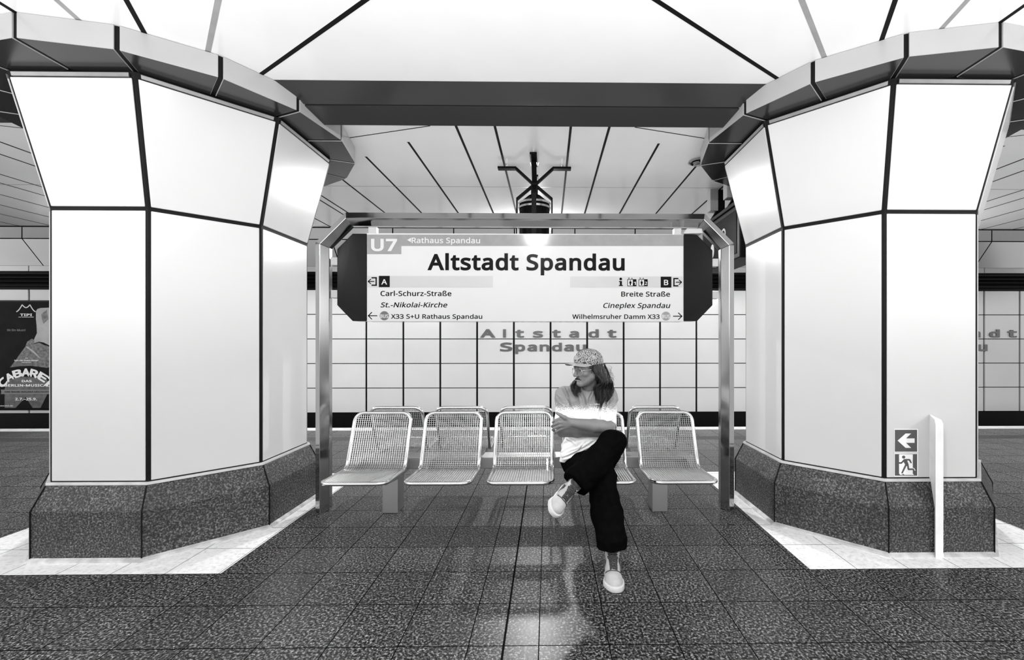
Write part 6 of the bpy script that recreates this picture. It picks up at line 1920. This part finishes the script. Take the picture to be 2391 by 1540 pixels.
    mb.tube([q(0.06 + 0.034 * math.cos(t), 0.036 * math.sin(t), 0.122 - 0.008 * math.cos(t)) for t in np.linspace(0, 2 * math.pi, 28, endpoint=False)], 0.006, 8, closed=True)
    for sd in (-1, 1):
        pts_ = [(0.085 + 0.055 * t, sd * (0.040 + 0.003 * math.sin(3 * t))) for t in np.linspace(0, 1, 8)]
        mb.tube([q(a, sd * 0.0415, 0.070 - 0.03 * (a - 0.085) / 0.055) for a, _ in pts_], 0.006, 6)
    mb.build('ankle_collar', MT['shoe_dark'], up_ob, smooth=True)
    return up_ob


shoe('shoe', np.array((0.366, 2.530, 0.0)), (-0.075, -1.0, 0.0), (0, 0, 1), 'laced white sneaker flat on the floor')
fL = np.array((-0.34, -0.86, -0.22))
uL = np.array((0.62, -0.36, 0.60))
fL = fL / np.linalg.norm(fL)
uL = uL - fL * (uL @ fL)
uL = uL / np.linalg.norm(uL)
shoe('shoe', AL - fL * 0.057 - uL * 0.078, fL, uL, 'laced white sneaker of the crossed leg, off the floor', 0.92)
for nm, A, K_ in (('sock', AR + np.array((0, 0.0, 0.0)), AR + (KR - AR) * 0.25), ('sock', AL, AL + (KL - AL) * 0.2)):
    mb = MB()
    mb.tube([A, K_], 0.041, 16)
    mb.build(nm, MT['sock'], person, smooth=True)

# ---------------------------------------------------------------- hair
rnd = random.Random(3)
HF = Field((0.08, 2.84, 0.78), (0.52, 3.22, 1.30), 0.0034)
HF.ell(hp(0.0, -0.026, 0.010), (0.078, 0.086, 0.078), HM, 0.01)
HF.chain([hp(0.056, -0.060, 0.0), hp(0.060, -0.076, -0.07), hp(0.070, -0.075, -0.13)], [0.030, 0.028, 0.020], 0.02)
HF.chain([hp(0.0, -0.085, 0.0), hp(0.0, -0.095, -0.08), hp(0.01, -0.085, -0.15)], [0.040, 0.045, 0.045], 0.02)
HF.chain([hp(-0.055, -0.055, 0.0), hp(-0.060, -0.05, -0.07), hp(-0.065, -0.02, -0.13)], [0.03, 0.032, 0.03], 0.02)
# keep the face free
HF.cut(hp(0, 0.012, 0), fw)
V, Q = HF.skin()
V = smooth(V, Q, 2)
V = wrinkle(V, Q, 0.006, (45, 45, 9), 1.7)
hv, hq = V, Q
hair_base = np_mesh('hair', V, Q)
mb = MB()


def strand(pts, r, wav, n=16):
    P = [Vector(p) for p in pts]
    ph, am = rnd.uniform(0, 6.28), wav * rnd.uniform(0.6, 1.3)
    fr_ = rnd.uniform(1.6, 3.2)
    out, rs = [], []
    m = len(P) - 1
    for i in range(n + 1):
        t = i / n * m
        k = min(int(t), m - 1)
        a = t - k
        p0, p1, p2, p3 = P[max(k - 1, 0)], P[k], P[k + 1], P[min(k + 2, m)]
        p = 0.5 * ((2 * p1) + (p2 - p0) * a + (2 * p0 - 5 * p1 + 4 * p2 - p3) * a * a + (3 * p1 - p0 - 3 * p2 + p3) * a ** 3)
        g = i / n
        p = p + Vector((math.sin(ph + fr_ * 6.28 * g), math.cos(ph * 1.7 + fr_ * 5 * g), 0)) * am * g
        out.append(p)
        rs.append(r * (0.75 + 0.35 * math.sin(math.pi * min(1, g * 1.1))) * (1 - 0.75 * g ** 3))
    mb.tube(out, rs, 5)


def j(p, s):
    return np.array(p) + np.array([rnd.gauss(0, s), rnd.gauss(0, s), rnd.gauss(0, s)])


def lock(guide, count, spread, rad, wav):
    """strands that wave together"""
    ph, fr_ = rnd.uniform(0, 6.28), rnd.uniform(1.8, 3.0)
    P = [np.array(p, float) for p in guide]
    m = len(P) - 1
    for c in range(count):
        off = np.array([rnd.gauss(0, spread), rnd.gauss(0, spread), rnd.gauss(0, spread * 0.6)])
        lenf = rnd.uniform(0.82, 1.04)
        p2, d2 = ph + rnd.gauss(0, 0.35), rnd.uniform(0.7, 1.25)
        out, rs = [], []
        n = 26
        for i in range(n + 1):
            g = i / n
            t = min(g * lenf, 0.9999) * m
            k = int(t)
            a = t - k
            q0, q1, q2, q3 = P[max(k - 1, 0)], P[k], P[k + 1], P[min(k + 2, m)]
            p = 0.5 * ((2 * q1) + (q2 - q0) * a + (2 * q0 - 5 * q1 + 4 * q2 - q3) * a * a + (3 * q1 - q0 - 3 * q2 + q3) * a ** 3)
            w = wav * d2 * g ** 0.8
            p = p + off * (0.35 + 0.9 * g) + np.array((math.sin(p2 + fr_ * 6.28 * g), math.cos(p2 + fr_ * 6.28 * g) * 0.7, 0)) * w
            out.append(p)
            rs.append(rad * (0.8 + 0.4 * math.sin(math.pi * g)) * (1 - 0.8 * g ** 4))
        mb.tube(out, rs, 4)


# near side: from behind the ear over the shoulder to the chest
for i in range(44):
    a = (i % 22 + rnd.random()) / 22
    ph_ = math.radians(78 + 85 * a)
    st = hp(0.079 * math.sin(ph_), -0.012 + 0.096 * math.cos(ph_), 0.034 - 0.012 * rnd.random())
    st2 = hp((0.090 + 0.006 * rnd.random()) * math.sin(ph_) + 0.006, -0.014 + 0.108 * math.cos(ph_), -0.02)
    st3 = hp(0.088 + 0.022 * rnd.random(), -0.026 - 0.090 * a, -0.09)
    e1 = u(1391 + 36 * a + rnd.gauss(0, 2), 908 + rnd.gauss(0, 3), 2.955 - 0.012 * (1 - a) + 0.035 * a)
    e2 = u(1394 + 30 * a + rnd.gauss(0, 3), rnd.uniform(928, 956) - 12 * a, 2.938 + 0.03 * a)
    lock([st, st2, st3, e1, e2], 15, 0.0048, 0.0017, 0.008)
# back, and the far side lock in front of the chest
for i in range(12):
    a = -1 + 2 * (i + rnd.random()) / 12
    lock([hp(0.06 * a, -0.10, 0.03), hp(0.07 * a, -0.125, -0.06), hp(0.08 * a, -0.12, -0.16), hp(0.085 * a, -0.10, -0.25)], 12, 0.006, 0.002, 0.008)
for i in range(16):
    a = (i + rnd.random()) / 16
    st = hp(-0.078, 0.0 - 0.05 * a, 0.03)
    s2 = hp(-0.086, 0.012 - 0.06 * a, -0.05)
    e1 = u(1335 + 18 * a, 899 + rnd.gauss(0, 2), 2.975)
    e2 = u(1341 + 16 * a + rnd.gauss(0, 2), rnd.uniform(912, 930), 2.940)
    lock([st, s2, e1, e2], 14, 0.0045, 0.0016, 0.009)
# curls that stand off the outline
for i in range(26):
    st = hp(0.07, -0.10, rnd.uniform(-0.08, 0.03))
    strand([st, j(st + np.array((0.035, 0, -0.02)), 0.008), j(st + np.array((0.045, 0.0, -0.07)), 0.012)], 0.0006, 0.012, 22)
# temples
for i in range(26):
    a = rnd.uniform(0, 1)
    strand([hp(0.070, 0.040 - 0.06 * a, 0.040), hp(0.078, 0.024 - 0.06 * a, 0.0), hp(0.080, 0.006 - 0.05 * a, -0.03)], 0.003, 0.003, 8)
b0 = mb.mesh('strands')
bm = bmesh.new()
bm.from_mesh(hair_base)
bm.from_mesh(b0)
bm.to_mesh(hair_base)
bm.free()
bpy.data.meshes.remove(b0)
link('hair', hair_base, MT['hair'], person, smooth=True)
# moustache and eyebrows
mb = MB()
for i in range(46):
    b = rnd.uniform(-1, 1)
    p = hp(0.024 * b, 0.094 - 0.010 * abs(b), -0.050 - 0.006 * abs(b))
    strand([p, p + lf * 0.008 * b - upv * 0.006 + fw * 0.001, p + lf * 0.013 * b - upv * 0.013 - fw * 0.004], 0.0019, 0.0005, 5)
mb.build('moustache', MT['hair'], person, smooth=True)
mb = MB()
for s in (-1, 1):
    for i in range(18):
        a = i / 17
        p = hp(s * (0.014 + 0.032 * a), 0.0915 - 0.010 * a, 0.017 + 0.004 * math.sin(2.5 * a))
        strand([p, p + lf * s * 0.006 + upv * 0.002, p + lf * s * 0.011 - fw * 0.002], 0.0017, 0.0003, 4)
mb.build('eyebrows', MT['hair'], person, smooth=True)
# stubble along the jaw
mb = MB()
for i in range(0):
    a = rnd.uniform(-1, 1)
    b = rnd.uniform(0, 1)
    p = hp(0.058 * a, 0.086 - 0.075 * abs(a) ** 1.8, -0.080 - 0.030 * b + 0.028 * abs(a))
    d = fw * (1 - abs(a)) + lf * a * 0.8 - upv * 0.5
    mb.tube([p - d * 0.012, p + d * 0.006], 0.0011, 3)

# ---------------------------------------------------------------- cap
C = Field((0.14, 2.82, 1.08), (0.44, 3.18, 1.34), 0.0028)
C.ell(hp(0, -0.012, 0.052), (0.086, 0.105, 0.088), HM, 0.01)
C.cone(hp(0, 0.068, 0.060), hp(0, 0.060, 0.095), 0.028, 0.022, 0.03)
C.cut(hp(0, 0.08, 0.036), -upv + fw * 0.15)
C.ell(hp(0, -0.012, 0.035), (0.081, 0.100, 0.086), HM, 0.004, sub=True)
cap = grow('cap', C, MT['cap'], sm=1, label='cap with a black and white squiggle pattern')
del C
mb = MB()
nu, nv = 22, 12
vs = []
for lay in (0.0, 0.004):
    for i in range(nu + 1):
        b = -1 + 2 * i / nu
        for k_ in range(nv + 1):
            t = k_ / nv
            half = 0.083
            ang = b * 1.25
            ri = np.array((math.sin(ang) * 0.083, -0.012 + math.cos(ang) * 0.098))
            p = ri + np.array((math.sin(ang * 0.55), math.cos(ang * 0.55))) * (0.080 * max(0.0, 1 - b * b) ** 0.55) * t
            z = 0.043 - 0.013 * b * b - 0.050 * t * b * b * (1 - b * b) + 0.004 * t * (1 - b * b) + lay
            vs.append(hp(p[0], p[1], z))
M_ = (nu + 1) * (nv + 1)
fs = []
for i in range(nu):
    for k_ in range(nv):
        a = i * (nv + 1) + k_
        fs.append((a, a + nv + 1, a + nv + 2, a + 1))
        fs.append((a + M_, a + 1 + M_, a + nv + 2 + M_, a + nv + 1 + M_))
edge = [i * (nv + 1) for i in range(nu + 1)]
edge = [i * (nv + 1) + nv for i in range(nu + 1)]
for e0, e1 in zip(edge[:-1], edge[1:]):
    fs.append((e0, e1, e1 + M_, e0 + M_))
for e0 in range(nv):
    fs.append((e0, e0 + 1, e0 + 1 + M_, e0 + M_))
    e2 = nu * (nv + 1) + e0
    fs.append((e2, e2 + 1, e2 + 1 + M_, e2 + M_))
mb.add(vs, fs)
mb.build('brim', MT['brim'], cap, smooth=True, fix=True, label='plain grey brim')
mb = MB()
mb.lathe((0, 0), [(0.0, 0.004), (0.006, 0.003), (0.008, 0.0), (0.0, 0.0)], 12)
me = mb.mesh('button')
me.transform(Matrix.Translation(hp(0, -0.012, 0.139)))
link('button', me, MT['cap'], cap, smooth=True)
mb = MB()
mb.prism([hp(-0.018, 0.094, 0.072), hp(0.018, 0.094, 0.072), hp(0.018, 0.086, 0.096), hp(-0.018, 0.086, 0.096)], fw * 0.009)
mb.build('patch', MT['brim'], cap, fix=True, label='small plain patch')

# ---------------------------------------------------------------- glasses
mb = MB()
for s in (-1, 1):
    ringp = []
    for i in range(28):
        a = 2 * math.pi * i / 28
        cx_, cz_ = abs(math.cos(a)) ** 0.75 * math.copysign(1, math.cos(a)), abs(math.sin(a)) ** 0.75 * math.copysign(1, math.sin(a))
        ringp.append(hp(s * 0.034 + 0.0275 * cx_, 0.1030 - 0.016 * ((0.034 + s * 0.0275 * cx_) / 0.06) ** 2, -0.010 + 0.023 * cz_))
    mb.tube(ringp, 0.0013, 6, closed=True)
    mb.tube([hp(s * 0.061, 0.087, 0.0), hp(s * 0.069, 0.082, 0.001), hp(s * 0.077, 0.03, 0.002), hp(s * 0.078, -0.008, 0.0), hp(s * 0.076, -0.025, -0.018)], 0.0016, 6)
mb.tube([hp(-0.0065, 0.1028, -0.004), hp(0, 0.108, 0.001), hp(0.0065, 0.1028, -0.004)], 0.0014, 6)
mb.build('glasses', MT['glasses'], person, smooth=True)
